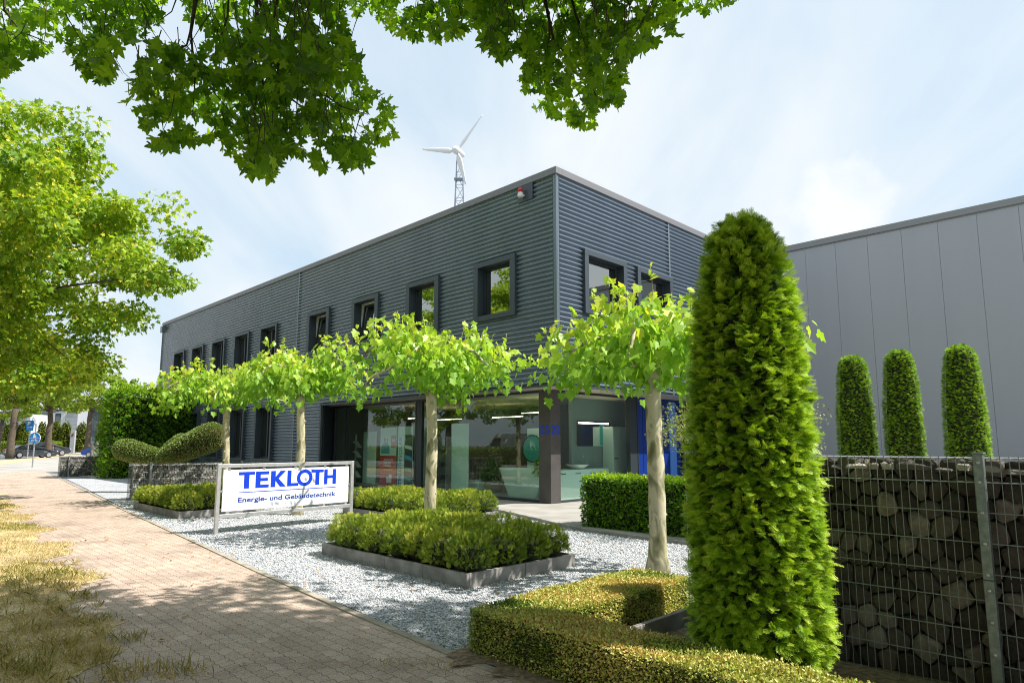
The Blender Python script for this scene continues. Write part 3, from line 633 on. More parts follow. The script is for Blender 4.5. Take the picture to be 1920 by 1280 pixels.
for cx_, cz_, a0 in ((hw-.08, hh_-.08, 0), (-hw+.08, hh_-.08, 90), (-hw+.08, .08, 180), (hw-.08, .08, 270)):
    pl += [(cx_+.08*cos(R(a0+k*22.5)), cz_+.08*sin(R(a0+k*22.5))) for k in range(5)]
MB().prism(pl, (0, -.02), lambda a, b, e: (a, e, b)).build('glass', mat('silvered mirror', (.85, .9, .88), .03, 1), t)
MB().box(-hw+.1, hw-.1, -.03, -.021, hh_-.09, hh_-.05).build('light_strip', lm, t)
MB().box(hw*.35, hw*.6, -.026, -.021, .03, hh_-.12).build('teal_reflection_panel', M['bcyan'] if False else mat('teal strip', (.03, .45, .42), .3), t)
x0, x1 = SR(1150, 850, WY-.45)[0], SR(1186, 850, WY-.45)[0]; zt_ = SR(1165, 800, WY-.45)[1]-.07
t = empty('tall_cabinet', rloc(x0, WY-.24), TH, 'tall white bathroom cabinet against the end of the right shop window', 'cabinet')
w2_ = x1-x0; MB().box(0, w2_, -.2, .22, .08, zt_).box(.03, w2_-.03, -.17, .18, 0, .08).build('carcass', M['mint'], t, bevel=.004)
MB().box(.01, w2_*.55, -.215, -.2, zt_*.53, zt_-.02).build('door', M['mint'], t, bevel=.003); MB().box(.01, w2_*.55, -.215, -.2, .1, zt_*.52).build('door', M['mint'], t, bevel=.003)
MB().box(.05, .25, -.222, -.215, zt_*.515, zt_*.53).build('handle', M['black'], t)

# ------------------------------------------------------------------ hall beyond
hl = empty('warehouse_hall', tuple(V*23+U*10.9), TH, 'large pale grey windowless hall clad in tall flat panels', 'building')
mb = MB(); sl_ = .033
for i in range(20):
    y1 = -1.0*i+.45-.004; y0 = y1-.992
    z = lambda y: 8.66+y*.0
    mb.box(0, .06, y0+.07, y1+.07, 0, 8.5)
mb.box(.04, 14, -19.5, 0.45, 0, 8.45)
mb.build('wall', M['hall'], hl, bevel=0)
mb = MB(); mb.box(-.05, .3, -19.6, .46, 8.51, 8.72); mb.box(-.012, .02, -19.6, .46, 8.47, 8.51); mb.build('coping', M['hallc'], hl, bevel=.006)

# ------------------------------------------------------------------ leaf machinery
def unit(a): return a/np.maximum(np.linalg.norm(a, axis=-1, keepdims=True), 1e-9)
def leafset(pos, tip, nrm, size, tmpl):
    """pos (n,3); tip, nrm directions; tmpl=(verts(k,3) in side,tip,normal, faces list)"""
    tip = unit(tip); nrm = unit(nrm-tip*np.sum(nrm*tip, -1, keepdims=True)); side = np.cross(tip, nrm)
    tv, fs = tmpl; n, k = len(pos), len(tv); s = np.broadcast_to(np.asarray(size, float), (n,))[:, None, None]
    vs = pos[:, None]+s*(tv[None, :, 0, None]*side[:, None]+tv[None, :, 1, None]*tip[:, None]+tv[None, :, 2, None]*nrm[:, None])
    F_ = [(f[None]+k*np.arange(n)[:, None, None]).reshape(-1, f.shape[1]) for f in fs]
    return vs.reshape(-1, 3), F_, [len(f) for f in fs]
def leafobj(name, pos, tip, nrm, size, tmpl, tint, m, parent=None):
    vs, F_, nf = leafset(pos, tip, nrm, size, tmpl)
    return npmesh(name, vs, F_, m, parent, tint=np.concatenate([np.repeat(tint, c) for c in nf]))
def halves(half, fold=.18, droop=.12):
    """half outline on the right from base to tip -> two ngons folded along the midrib"""
    h = np.array(half, float); z = fold*abs(h[:, 0])-droop*(h[:, 1]**2+abs(h[:, 0])**2*.8)
    r = np.c_[h, z]; l = r*np.array([-1, 1, 1]); k = len(r)
    return np.r_[r, l], [np.array([list(range(k)), list(range(2*k-1, k-1, -1))])]
MAPLE = halves([(0, 0), (.30, -.10), (.52, .06), (.27, .22), (.56, .42), (.50, .60), (.27, .52), (.19, .70), (.13, .86), (0, 1.02)], .10, .22)
MAPLE_S = halves([(0, 0), (.42, -.04), (.28, .2), (.56, .5), (.24, .52), (0, 1.0)], .12, .2)
PLANE = halves([(0, 0), (.34, -.08), (.55, .12), (.36, .26), (.56, .52), (.36, .60), (.26, .66), (0, 1.05)], .14, .3)
OVAL = halves([(0, 0), (.24, .22), (.26, .55), (0, 1)], .2, .15)
OVAL_S = (np.array([(0, 0, 0), (.3, .45, .06), (0, 1, -.08), (-.3, .45, .06)]), [np.array([(0, 1, 2, 3)])])
def spray(nn=9, w=.06, ln=.36):
    vs = []; fs = []
    for i in range(nn):
        y = .05+.85*i/nn; l = ln*(1-.45*i/nn)
        for s in (-1, 1):
            b = len(vs); vs += [(0, y-w/2, 0), (s*l, y+l*.55, .05), (s*l*.9, y+l*.55+w*.9, .05), (0, y+w/2, 0)]; fs.append((b, b+1, b+2, b+3) if s > 0 else (b+3, b+2, b+1, b))
    b = len(vs); vs += [(-.03, .8, 0), (.03, .8, 0), (0, 1.1, 0), (-.025, 0, 0)]; fs.append((b+3, b+1, b+2, b))
    return np.array(vs), [np.array(fs)]
SPRAY = spray(7, .045, .38); SPRAY_S = spray(5, .08, .40); SPRAY_N = spray(9, .06, .36)
def rdir(n, up=0.): d = NR.normal(size=(n, 3)); d[:, 2] += up; return unit(d)
def limb(mb, p0, p1, r0, r1, sag=.0, jit=.06, n=6, k=7):
    p0 = np.array(p0, float); p1 = np.array(p1, float); L_ = np.linalg.norm(p1-p0); ps = []
    for i in range(k+1):
        t = i/k; p = p0+(p1-p0)*t; p[2] += sag*4*t*(1-t)
        if 0 < i < k: p += NR.normal(size=3)*jit*L_*.25
        ps.append(p)
    mb.tube(ps, [r0+(r1-r0)*(i/k) for i in range(k+1)], n); return ps

# ------------------------------------------------------------------ maples
def clump_leaves(cs, rs, per, size, flat=.6, out=None, jit=.35):
    """leaves in layered clumps; returns pos, tip, nrm, size"""
    n = len(cs)*per; idx = np.repeat(np.arange(len(cs)), per)
    d = rdir(n); rr = NR.rand(n)**.45; off = d*rr[:, None]*rs[idx][:, None]; off[:, 2] *= flat
    pos = cs[idx]+off
    outd = off.copy(); outd[:, 2] -= .25*rs[idx]; tip = unit(outd)+rdir(n)*.7; tip[:, 2] -= .25
    nrm = rdir(n, 1.3); sz = NR.uniform(.7, 1.15, n)*size
    return pos, tip, nrm, sz, idx
def maple_tree(loc, h, r, zlo, nclump, per, size, label, mt='maple2', tmpl=MAPLE_S, ctr=None, cr=None, seed=1, trunk_r=.2, group='maples along the verge', shade=0., flower=0., lean=(0, 0)):
    global NR; keep = NR; NR = np.random.RandomState(seed)
    t = empty('maple_tree', loc, 0, label, 'tree', group)
    c = np.array(ctr if ctr is not None else (lean[0], lean[1], (zlo+h)/2)); cr = np.array(cr if cr is not None else (r, r, (h-zlo)/2))
    d = rdir(nclump); q = NR.uniform(.42, 1, nclump)**.45; lump = 1+.16*np.sin(d[:, 0]*5+seed)*np.cos(d[:, 2]*6)+.12*np.sin(d[:, 1]*9)
    cs = c+d*cr*(q*lump)[:, None]; low = cs[:, 2] < zlo; cs[low, 2] = zlo+NR.rand(low.sum())*.6
    rs = NR.uniform(.35, .8, nclump)*r/5.5
    mb = MB(); zt = zlo+.3; trunk = limb(mb, (0, 0, -.05), (lean[0]*.4, lean[1]*.4, zt), trunk_r*1.25, trunk_r*.85, 0, .03, 12, 5)
    top = c.copy(); top[2] = c[2]+cr[2]*.45; limb(mb, trunk[-1], top, trunk_r*.85, .03, 0, .06, 8, 6)
    mb.build('trunk', M['bark'], t, smooth=True)
    mb = MB()
    for i in range(min(46, nclump)):
        f = NR.rand(); s0 = np.array(trunk[-1])*(1-f)+top*f*.8+np.array([0, 0, 0]); limb(mb, s0*[1, 1, 1], cs[i*(nclump//min(46, nclump))], .05*(1.3-f), .012, .25, .08, 5, 6)
    mb.build('branches', M['twig'], t, smooth=True)
    pos, tip, nrm, sz, idx = clump_leaves(cs, rs, per, size)
    ct = NR.rand(nclump)*.35-.1
    fl = NR.rand(len(pos)) < flower; tint = np.clip(.25+.35*NR.rand(len(pos))+ct[idx]+fl*.6, 0, 1); sz[fl] *= .6  # small yellow leaves: seed clusters, plus sunlit yellow put into the colour
    leafobj('crown', pos, tip, nrm, sz, tmpl, tint, M[mt], t); NR = keep
    return t
# crown over the camera: shape of its hanging ends measured in the photo, 5 to 7 m away
PA = [(-40, -60), (325, -60), (315, 0), (300, 40), (262, 72), (218, 90), (222, 140), (198, 160), (150, 128), (118, 65), (108, 90), (80, 98), (30, 105), (22, 140), (-40, 150)]
PB = [(330, -60), (640, -60), (640, 0), (655, 60), (668, 110), (678, 150), (738, 200), (742, 258), (700, 268), (688, 312), (615, 320), (560, 285), (530, 300), (508, 330), (468, 325), (430, 280), (400, 262), (350, 268), (290, 280), (290, 250), (240, 205), (243, 165), (290, 75), (335, 78), (352, 110), (400, 78), (385, 45), (350, 30)]
PC = [(640, -60), (960, -60), (950, 50), (905, 62), (880, 62), (800, 72), (748, 68), (700, 25), (650, 25)]
PD = [(895, -60), (1275, -60), (1265, 72), (1240, 75), (1215, 85), (1170, 105), (1168, 190), (1120, 200), (1115, 250), (1060, 225), (1005, 205), (978, 160), (980, 100), (935, 105), (905, 85)]
PE = [(1240, -60), (1420, -60), (1372, 5), (1320, 22), (1290, 22), (1250, 30)]
def overhead():
    t = empty('maple_tree', P(-.6, -2.8), 0, 'street maple whose dark leafy branches hang into the top of the picture overhead', 'tree', 'maples along the verge')
    o = np.array(t.location); mb = MB()
    tr = limb(mb, (0, 0, -.05), (.3, .3, 3.6), .24, .18, 0, .02, 12, 5); top = (1.0, 1.5, 9.5); limb(mb, tr[-1], top, .18, .04, 0, .05, 8, 6); mb.build('trunk', M['bark'], t, smooth=True)
    pos = []; 
    for poly, dep in ((PA, 6.6), (PB, 6.0), (PC, 6.6), (PD, 5.8), (PE, 6.4)):
        pa = np.array(poly, float); x0, y0 = pa.min(0); x1, y1 = pa.max(0); area = (x1-x0)*(y1-y0)
        n = int(area/37); x = NR.uniform(x0, x1, n); y = NR.uniform(y0, y1, n); k = inpoly(x, y, poly); x, y = x[k], y[k]
        # ragged gaps
        g = np.sin(x*.043+1.3*np.sin(y*.031))*np.sin(y*.052+1.7*np.sin(x*.027))+.45*np.sin(x*.11+y*.07)*np.sin(y*.13-x*.05)
        k = g < .48+.34*NR.rand(len(x)); x, y = x[k], y[k]
        D = dep+.5*np.sin(x*.02)+.5*np.cos(y*.03)+NR.normal(size=len(x))*.32
        r = np.stack([(x-CX)/F, cos(PITCH)+sin(PITCH)*(y-CY)/F, sin(PITCH)-cos(PITCH)*(y-CY)/F], -1)
        pos.append(EYEP+r*(D/r[:, 1])[:, None])
    vis = np.concatenate(pos)
    # the rest of the crown, above and behind the frame
    d = rdir(700); cs = np.array((1.6, .6, 8.0))+d*np.array((8.2, 6.2, 3.4))*(NR.uniform(.35, 1, 700)**.5)[:, None]+o*0
    wc = cs+0; px, py = proj(wc); bad = (wc[:, 1] > .4) & (py > -130) & (px > -250) & (px < 2200)
    bad |= wc[:, 2] < 4.2
    cs = cs[~bad]; rs = NR.uniform(.5, .9, len(cs))
    p2, tip2, n2, s2, idx = clump_leaves(cs, rs, 125, .17); px, py = proj(p2); k = ~((p2[:, 1] > .3) & (py > -60) & (px > -60) & (px < 1980)); shx, shy = p2[:, 0]-p2[:, 2]*sd.x/sd.z, p2[:, 1]-p2[:, 2]*sd.y/sd.z; k &= ~((shx > -.35) & (shy > 2.2)); p2, tip2, n2, s2 = p2[k], tip2[k], n2[k], s2[k]  # unseen leaves cut away where they would shade the box hedge and yew
    n = len(vis); tip = rdir(n); tip[:, 2] -= .55; nrm = rdir(n, .75)
    A = np.concatenate([vis, p2])-o
    tint = np.clip(np.concatenate([.45+.22*NR.normal(size=n)+.18*np.sin(vis[:, 0]*3)*np.sin(vis[:, 2]*4), NR.rand(len(p2))]), 0, 1)
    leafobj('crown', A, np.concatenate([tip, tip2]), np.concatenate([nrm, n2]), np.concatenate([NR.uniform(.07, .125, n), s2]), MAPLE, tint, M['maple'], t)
    mb = MB()
    def br_(pts, dep, r0, r1):
        q = [at(x, y, dep+.12*i*(1 if i % 2 else -1)*.3)-o for i, (x, y) in enumerate(pts)]; mb.tube(q, [r0+(r1-r0)*i/(len(q)-1) for i in range(len(q))], 6); return q
    hub = np.array(tr[-1])+np.array([.2, .4, 1.5])
    for pts, dep, r0 in (([(367, -40), (364, 10), (357, 60), (350, 85), (320, 98), (288, 118)], 6, .016), ([(358, 62), (362, 110), (366, 140), (364, 180), (361, 215)], 6.02, .012),
                    ([(478, -40), (482, 30), (474, 75), (478, 115), (492, 150), (500, 200), (508, 240)], 6, .022), ([(430, -40), (427, 30), (415, 68), (438, 110), (450, 160)], 6.05, .012),
                    ([(470, -40), (500, 40), (550, 110), (590, 165), (640, 200), (690, 215)], 6.1, .02), ([(495, 130), (530, 175), (580, 210), (620, 240)], 5.95, .010),
                    ([(1015, -40), (1028, 30), (1038, 75), (1070, 110), (1110, 160), (1125, 200)], 5.8, .02), ([(1062, -40), (1080, 30), (1100, 70), (1150, 120)], 5.8, .016),
                    ([(205, -40), (213, 30), (225, 60), (190, 90)], 6.6, .014), ([(10, -40), (8, 20), (40, 60), (90, 80)], 6.6, .016), ([(330, 0), (322, 22), (300, 38)], 6.5, .008), ([(790, -50), (810, 10), (830, 40)], 6.6, .01), ([(920, -50), (925, 20), (940, 60)], 6.6, .01)):
        q = br_(pts, dep, r0, .004)
        # link up to the crown's limbs
        e = np.array(q[0]); limb(mb, hub+(e-hub)*.25+np.array([0, 0, 1.2]), e, r0*2.6, r0, .9, .02, 6, 6)
    for i in range(320):
        j = NR.randint(len(vis)); e = vis[j]-o; s_ = e+np.array([NR.normal()*.12, NR.normal()*.1-.1, .30+.15*NR.rand()]); limb(mb, s_, e, .005, .002, 0, .1, 4, 3)
    for i in range(26):
        e = cs[i*5]; shx, shy = e[0]-e[2]*sd.x/sd.z, e[1]-e[2]*sd.y/sd.z
        if not (shx > -.6 and shy > 1.5): limb(mb, hub+(np.array(e)-o-hub)*.03, e-o, .07, .012, .5, .05, 6, 6)
    mb.build('branches', M['twig'], t, smooth=True)
overhead()
# the sunny maple filling the left edge, and its row mates further down the verge
maple_tree((-14.2, 14.6, 0), 10.6, 5.6, 2.9, 520, 185, .14, 'big sunlit maple with yellow seed clusters filling the left edge of the view', 'maple2', MAPLE_S, seed=4, ctr=(-.45, .3, 6.55), cr=(5.5, 5.6, 4.1), flower=.2, trunk_r=.24)
maple_tree((-27, 26.5, 0), 13.2, 5.3, 3.0, 170, 120, .17, 'shaded maple behind the big sunlit one at the left edge', 'maple2', MAPLE_S, seed=9, ctr=(.8, 0, 8.0), cr=(5.2, 5.2, 5.2), trunk_r=.24)
maple_tree((-42, 42, 0), 14, 5.5, 3.6, 130, 110, .22, 'third maple of the verge row, mostly hidden behind the second', 'far', MAPLE_S, seed=12, trunk_r=.25)
def far_tree(px, py, px_t, d_extra, h, r, zlo, lab, seed, tr=.25):
    g = gp(px, py); x2 = at(px_t, 800, g[1])[0]; lean = (x2-g[0])*2.0
    maple_tree(tuple(g), h, r, zlo, 110, 75, .38, lab, 'far', MAPLE_S, seed=seed, trunk_r=tr, lean=(lean, 0))
far_tree(17, 860, 27, 0, 14, 6.5, 5.5, 'far maple with a leaning trunk in front of the parked dark car', 21, .34)
far_tree(90, 855.5, 91, 0, 14, 7, 5.6, 'far maple with an upright trunk beside the red and white warning board', 22, .36)
far_tree(164, 851.5, 168, 0, 15, 8, 7, 'far maple with a thin trunk left of the farthest gabion', 23, .42)
far_tree(-4, 846, 4, 0, 16, 8, 7, 'far maple whose trunk stands at the very left edge of the photo', 24, .45)
# far side of the street, seen in the windows only
for i, (v_, u_) in enumerate(((-13, 16), (-13.5, 33), (-13, 2), (-14, 50), (-12, 10), (-12.5, 24), (-20, 18), (-21, 30))):
    maple_tree(P(v_, u_), 17, 6.3, 3.0, 150, 110, .28, ['green maple across the street mirrored in the upper windows', 'green maple across the street mirrored in the shop window', 'green maple across the street mirrored at the corner', 'green maple across the street, farthest down the road', 'maple across the street standing closest to the kerb', 'maple across the street near the white van', 'maple in the second row across the street behind the van', 'maple in the second row across the street, further along'][i], 'maple2', MAPLE_S, seed=40+i, trunk_r=.3, group='maples across the street')

# ------------------------------------------------------------------ roof-trained plane trees
SGL = gp(404, 1002); SGD = gp(657, 975)-SGL; SGD = SGD/np.linalg.norm(SGD)
def plane_tree(u_, seed, label, trunk_r=.105, zt=2.75, ru=1.75, rv=1.5, dz=0, du=0):
    global NR; keep = NR; NR = np.random.RandomState(seed)
    t = empty('plane_tree', P(7.5, u_), TH, label, 'tree', 'roof trained plane trees in the gravel')
    mb = MB(); ps = []; rs = []
    for i in range(13):
        z = -.03+(zt+.25)*i/12; rr = trunk_r*(1.45 if i == 0 else 1.12 if i == 1 else 1-.012*i)*(1+.03*NR.normal()); ps.append((.02*sin(i*.8+seed), .02*cos(i*.7), z)); rs.append(rr)
    mb.tube(ps, rs, 14)
    for k in range(9): z = .4+NR.rand()*2; a = NR.rand()*6.28; mb.lathe([(.02, 0), (.012, .02), (0, .024)], (cos(a)*trunk_r*.96, sin(a)*trunk_r*.96, z), 8, Matrix.Rotation(a, 3, 'Z') @ Matrix.Rotation(pi/2, 3, 'Y'))
    mb.build('trunk', M['plane'], t, smooth=True)
    arms = MB(); P_, T_, N_, S_, C_ = [], [], [], [], []
    na = 9
    sh = MB()
    for k in range(na):
        a = 2*pi*k/na+NR.normal()*.12; R_ = 1/math.sqrt((cos(a)/rv)**2+(sin(a)/ru)**2)*NR.uniform(.86, 1.05)
        e = np.array([cos(a)*R_, sin(a)*R_+du, zt+.18+.20*NR.normal()+dz]); s0 = np.array([0, 0, zt+.05*NR.rand()])
        pts = limb(arms, s0, e, .045, .022, .34+.1*NR.normal(), .06, 7, 7)
        for j in range(1, 8):
            c = np.array(pts[j]); L_ = int((28 if j > 2 else 15))
            off = rdir(L_)*NR.rand(L_, 1)**.4*np.array([.42, .42, .30])*(1.0+.25*(j > 4)); off[:, 2] += .10
            P_.append(c+off); o_ = off.copy(); o_[:, 2] = -.25-.3*NR.rand(L_); T_.append(o_+rdir(L_)*.25)
            nn = rdir(L_, .9)+unit(off)*.6; N_.append(nn); S_.append(NR.uniform(.07, .16, L_)); C_.append(.34+.34*NR.rand(L_)+off[:, 2]*.9)  # tint rises with height: lit top and shaded underside put into leaf colour
            # droop under the arm, tinted darker in place of shade
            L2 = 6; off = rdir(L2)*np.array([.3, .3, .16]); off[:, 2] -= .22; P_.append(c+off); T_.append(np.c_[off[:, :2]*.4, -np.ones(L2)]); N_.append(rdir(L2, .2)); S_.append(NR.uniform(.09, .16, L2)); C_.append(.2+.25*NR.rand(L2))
        for j in range(5):
            b0 = np.array(pts[NR.randint(2, 8)])+np.array([NR.normal()*.12, NR.normal()*.12, .25]); hh = NR.uniform(.15, .42); e2 = b0+np.array([NR.normal()*.08, NR.normal()*.08, hh]); limb(sh, b0, e2, .006, .003, 0, .06, 4, 3)
            L2 = 6; f = NR.rand(L2, 1)**.5; P_.append(b0+(e2-b0)*f); o_ = rdir(L2, .2); T_.append(o_); N_.append(rdir(L2, 1)); S_.append(NR.uniform(.06, .11, L2)); C_.append(.62+.30*NR.rand(L2))
    arms.tube([(0, 0, zt-.05), (0, 0, zt+.3)], [trunk_r, trunk_r*.8], 10)
    arms.v += [tuple(q) for q in []]; n_ = len(arms.v); arms.v += sh.v; arms.f += [tuple(i+n_ for i in f) for f in sh.f]; arms.build('branches', M['plane'], t, smooth=True)
    P_ = np.concatenate(P_); k = P_[:, 2] > zt-.42
    lw = np.array(t.location)+P_[:, :1]*V+P_[:, 1:2]*U; lz = P_[:, 2]; tt_ = (lz-.85)/sd.z; sh_ = np.c_[lw[:, 0]-tt_*sd.x, lw[:, 1]-tt_*sd.y]-SGL[:2]; al = sh_@SGD[:2]; pe = abs(sh_@np.array([SGD[1], -SGD[0]]))
    k &= ~((al > -.1) & (al < 3.1) & (pe < .75) & (NR.rand(len(k)) < .88))  # leaves thinned where their shadow would fall on the sign panel
    T_, N_, S_, C_ = [np.concatenate(x) for x in (T_, N_, S_, C_)]
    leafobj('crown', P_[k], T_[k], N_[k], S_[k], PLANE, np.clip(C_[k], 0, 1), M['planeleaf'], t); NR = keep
for a in ((4.82, 1, 'nearest roof trained plane tree, its pale trunk just left of the big yew column', .118, 2.58, 1.55, 1.35),
          (9.62, 2, 'second roof trained plane tree, trunk rising behind the near yew bed', .112, 2.8, 1.6, 1.4),
          (14.7, 3, 'third roof trained plane tree, its trunk rising behind the white sign', .108, 2.95, 1.6, 1.4),
          (19.2, 4, 'farthest roof trained plane tree, beside the clipped pine', .105, 2.9, 2.1, 1.7)):
    plane_tree(a[0], a[1], a[2], a[3], a[4], a[5], a[6])

# ------------------------------------------------------------------ clipped shapes
def yew_column(loc, prof, label, nspray, size, tmpl, mt='yew', seed=1, core=.88, lump=.05, group=None, name='yew_column', tintb=.45, stem=True, tuft=0):
    """prof: list of (z, r); sprays over the surface pointing out and up"""
    global NR; keep = NR; NR = np.random.RandomState(seed)
    t = empty(name, loc, 0, label, 'clipped yew', group)
    zs = np.array([p[0] for p in prof]); rr = np.array([p[1] for p in prof])
    ds = np.hypot(np.diff(zs), np.diff(rr)); wts = ds*(rr[1:]+rr[:-1])/2+1e-4; seg = NR.choice(len(ds), nspray, p=wts/wts.sum()); f = NR.rand(nspray)
    z = zs[seg]*(1-f)+zs[seg+1]*f; r = rr[seg]*(1-f)+rr[seg+1]*f; a = NR.rand(nspray)*2*pi
    bump = 1+lump*(np.sin(a*5+z*4+seed)*np.sin(z*7+a*2)+.6*np.sin(a*13+z*11)); r = r*bump
    if tuft:
        r = r*(1+.035*NR.normal(size=nspray)); far_ = NR.rand(nspray) < .06; r[far_] *= 1.075
    else: r = r*(1+.03*NR.normal(size=nspray)-.12*NR.rand(nspray)**1.4)
    nz = np.gradient(rr, zs+np.arange(len(zs))*1e-6)[seg]; nz = np.clip(-nz, -.2, 3)
    pos = np.c_[r*np.cos(a), r*np.sin(a), z]; out_ = unit(np.c_[np.cos(a), np.sin(a), nz]); ct = NR.normal(size=nspray)
    if tuft:                     # each spray position becomes a small fan of sprays
        k = tuft; axis = unit(out_+rdir(nspray)*.45+np.array([0, 0, .15])); rep = lambda q: np.repeat(q, k, 0)
        pos, out_, axis, ct, a, z = rep(pos), rep(out_), rep(axis), rep(ct), rep(a), rep(z); nspray *= k; j_ = NR.rand(nspray, 1)
        pos = pos-axis*size*1.5+rdir(nspray)*size*.18+axis*j_*size*1.35
        tip = axis+rdir(nspray)*.55; tip[:, 2] -= .15; nrm = np.array([0, 0, .8])+out_*.5+rdir(nspray)*.5; sz = NR.uniform(.7, 1.15, nspray)*size
        tint = np.clip(tintb+.16*ct+.12*NR.normal(size=nspray)+.75*(j_[:, 0]-.55), 0, 1)  # tips palest; inner sprays tinted dark for the shade between tufts
    else:
        tip = out_*1.0+rdir(nspray)*.6; tip[:, 2] += .25-.55*NR.rand(nspray)
        nrm = np.array([0, 0, 1.])+out_*.5+rdir(nspray)*.5; sz = NR.uniform(.7, 1.25, nspray)*size
        tint = np.clip(tintb+.22*ct+.15*np.sin(a*7+z*9), 0, 1)
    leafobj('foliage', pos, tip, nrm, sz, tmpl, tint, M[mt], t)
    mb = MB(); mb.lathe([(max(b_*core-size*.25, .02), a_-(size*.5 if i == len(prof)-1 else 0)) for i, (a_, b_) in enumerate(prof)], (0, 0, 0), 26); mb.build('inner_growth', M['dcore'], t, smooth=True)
    if stem: MB().bar((0, 0, -.05), (0, 0, .4), .06, n=8).build('stem', M['bark'], t)
    NR = keep; return t
bigprof = [(.05, .30), (.18, .42), (.5, .445), (1.0, .435), (1.6, .42), (2.2, .385), (2.7, .34), (3.0, .295), (3.2, .235), (3.32, .16), (3.38, .05)]
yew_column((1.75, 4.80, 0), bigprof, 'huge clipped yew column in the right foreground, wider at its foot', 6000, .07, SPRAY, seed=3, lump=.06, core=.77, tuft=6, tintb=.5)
for i, (a, b, h_) in enumerate(((9.04, 17.13, 3.96), (9.82, 16.35, 4.0), (10.74, 15.43, 3.98))):
    rr = (.41, .385, .40)[i]
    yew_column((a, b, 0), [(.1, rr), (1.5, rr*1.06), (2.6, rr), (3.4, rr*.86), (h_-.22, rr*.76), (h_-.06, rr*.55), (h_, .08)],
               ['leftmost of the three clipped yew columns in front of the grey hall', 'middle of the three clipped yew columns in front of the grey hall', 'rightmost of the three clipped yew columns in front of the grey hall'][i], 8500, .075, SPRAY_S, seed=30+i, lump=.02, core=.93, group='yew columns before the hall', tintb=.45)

def boxhedge(name, parts, h, label, dens, size, tmpl, mt, core='bcore', rough=.02, tintf=None, loc=None, cat='hedge', group=None, top_b=.15, outk=.5, seed=5, bulge=.0):
    """parts: rectangles (v0,v1,u0,u1,h) in site axes; leaves on tops and sides"""
    global NR; keep = NR; NR = np.random.RandomState(seed)
    v0, u0 = parts[0][0], parts[0][2]; t = empty(name, P(v0, u0), TH, label, cat, group)
    A, T, N_, C_ = [], [], [], []
    mb = MB()
    for (a0, a1, b0, b1, hh) in parts:
        a0 -= v0; a1 -= v0; b0 -= u0; b1 -= u0; ins = size*.5+rough
        mb.box(a0+ins, a1-ins, b0+ins, b1-ins, .0, hh-ins)
        faces = [((a0, b0), (a1, b0), (0, -1, 0)), ((a1, b0), (a1, b1), (1, 0, 0)), ((a1, b1), (a0, b1), (0, 1, 0)), ((a0, b1), (a0, b0), (-1, 0, 0))]
        for (x0, y0), (x1, y1), nn in faces:
            L_ = math.hypot(x1-x0, y1-y0); n = int(L_*hh*dens); f = NR.rand(n); z = NR.rand(n)**.9*hh
            p = np.c_[x0+(x1-x0)*f, y0+(y1-y0)*f, z]; nn = np.array(nn, float)
            wob = rough*(np.sin(p[:, 0]*9+p[:, 1]*7)*np.sin(z*13+seed)+.7*NR.normal(size=n)) + bulge*np.sin(pi*z/hh)
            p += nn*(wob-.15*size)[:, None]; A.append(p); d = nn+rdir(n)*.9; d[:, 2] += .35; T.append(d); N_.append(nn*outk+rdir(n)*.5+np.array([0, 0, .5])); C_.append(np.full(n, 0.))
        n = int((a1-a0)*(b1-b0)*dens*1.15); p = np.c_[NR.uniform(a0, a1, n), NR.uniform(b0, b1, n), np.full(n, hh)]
        p[:, 2] += rough*(np.sin(p[:, 0]*8)*np.sin(p[:, 1]*9)+.8*NR.normal(size=n))-.1*size; A.append(p); d = rdir(n, .8); T.append(d); N_.append(rdir(n, .9)); C_.append(np.full(n, top_b))  # top leaves tinted lighter, a sunlit look put into the colour
    A, T, N_, C_ = [np.concatenate(x) for x in (A, T, N_, C_)]; n = len(A)
    # drop leaves that fall inside another rectangle
    k = np.ones(n, bool)
    for (a0, a1, b0, b1, hh) in parts:
        k &= ~((A[:, 0] > a0-v0+.05) & (A[:, 0] < a1-v0-.05) & (A[:, 1] > b0-u0+.05) & (A[:, 1] < b1-u0-.05) & (A[:, 2] < hh-.05))
    A, T, N_, C_ = A[k], T[k], N_[k], C_[k]; n = len(A)
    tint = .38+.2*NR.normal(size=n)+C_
    if tintf is not None: tint = tintf(A, tint)
    leafobj('foliage', A, T, N_, NR.uniform(.7, 1.3, n)*size, tmpl, np.clip(tint, 0, 1), M[mt], t)
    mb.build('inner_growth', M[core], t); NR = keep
    return t
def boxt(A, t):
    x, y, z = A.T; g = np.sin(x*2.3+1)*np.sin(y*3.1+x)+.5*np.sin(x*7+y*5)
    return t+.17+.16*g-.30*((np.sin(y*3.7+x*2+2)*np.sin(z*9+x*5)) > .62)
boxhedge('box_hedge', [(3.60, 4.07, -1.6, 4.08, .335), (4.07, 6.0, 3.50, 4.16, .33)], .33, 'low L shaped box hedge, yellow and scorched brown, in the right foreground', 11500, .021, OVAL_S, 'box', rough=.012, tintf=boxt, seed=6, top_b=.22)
MB0 = MB(); 
tg = empty('concrete_edging', P(4.2, 3.30), TH, 'short grey concrete edging beside the foot of the big yew column', 'edging')
MB().box(0, 1.55, -.05, 0, 0, .15).build('slab', M['concrete'], tg, bevel=.004)
boxhedge('beech_hedge', [(10.32, 11.2, 4.3, 8.36, 1.0)], 1.0, 'waist high clipped hedge between the gravel and the blue wall', 1500, .06, OVAL, 'hedge', 'dcore', rough=.03, seed=8, top_b=.45)
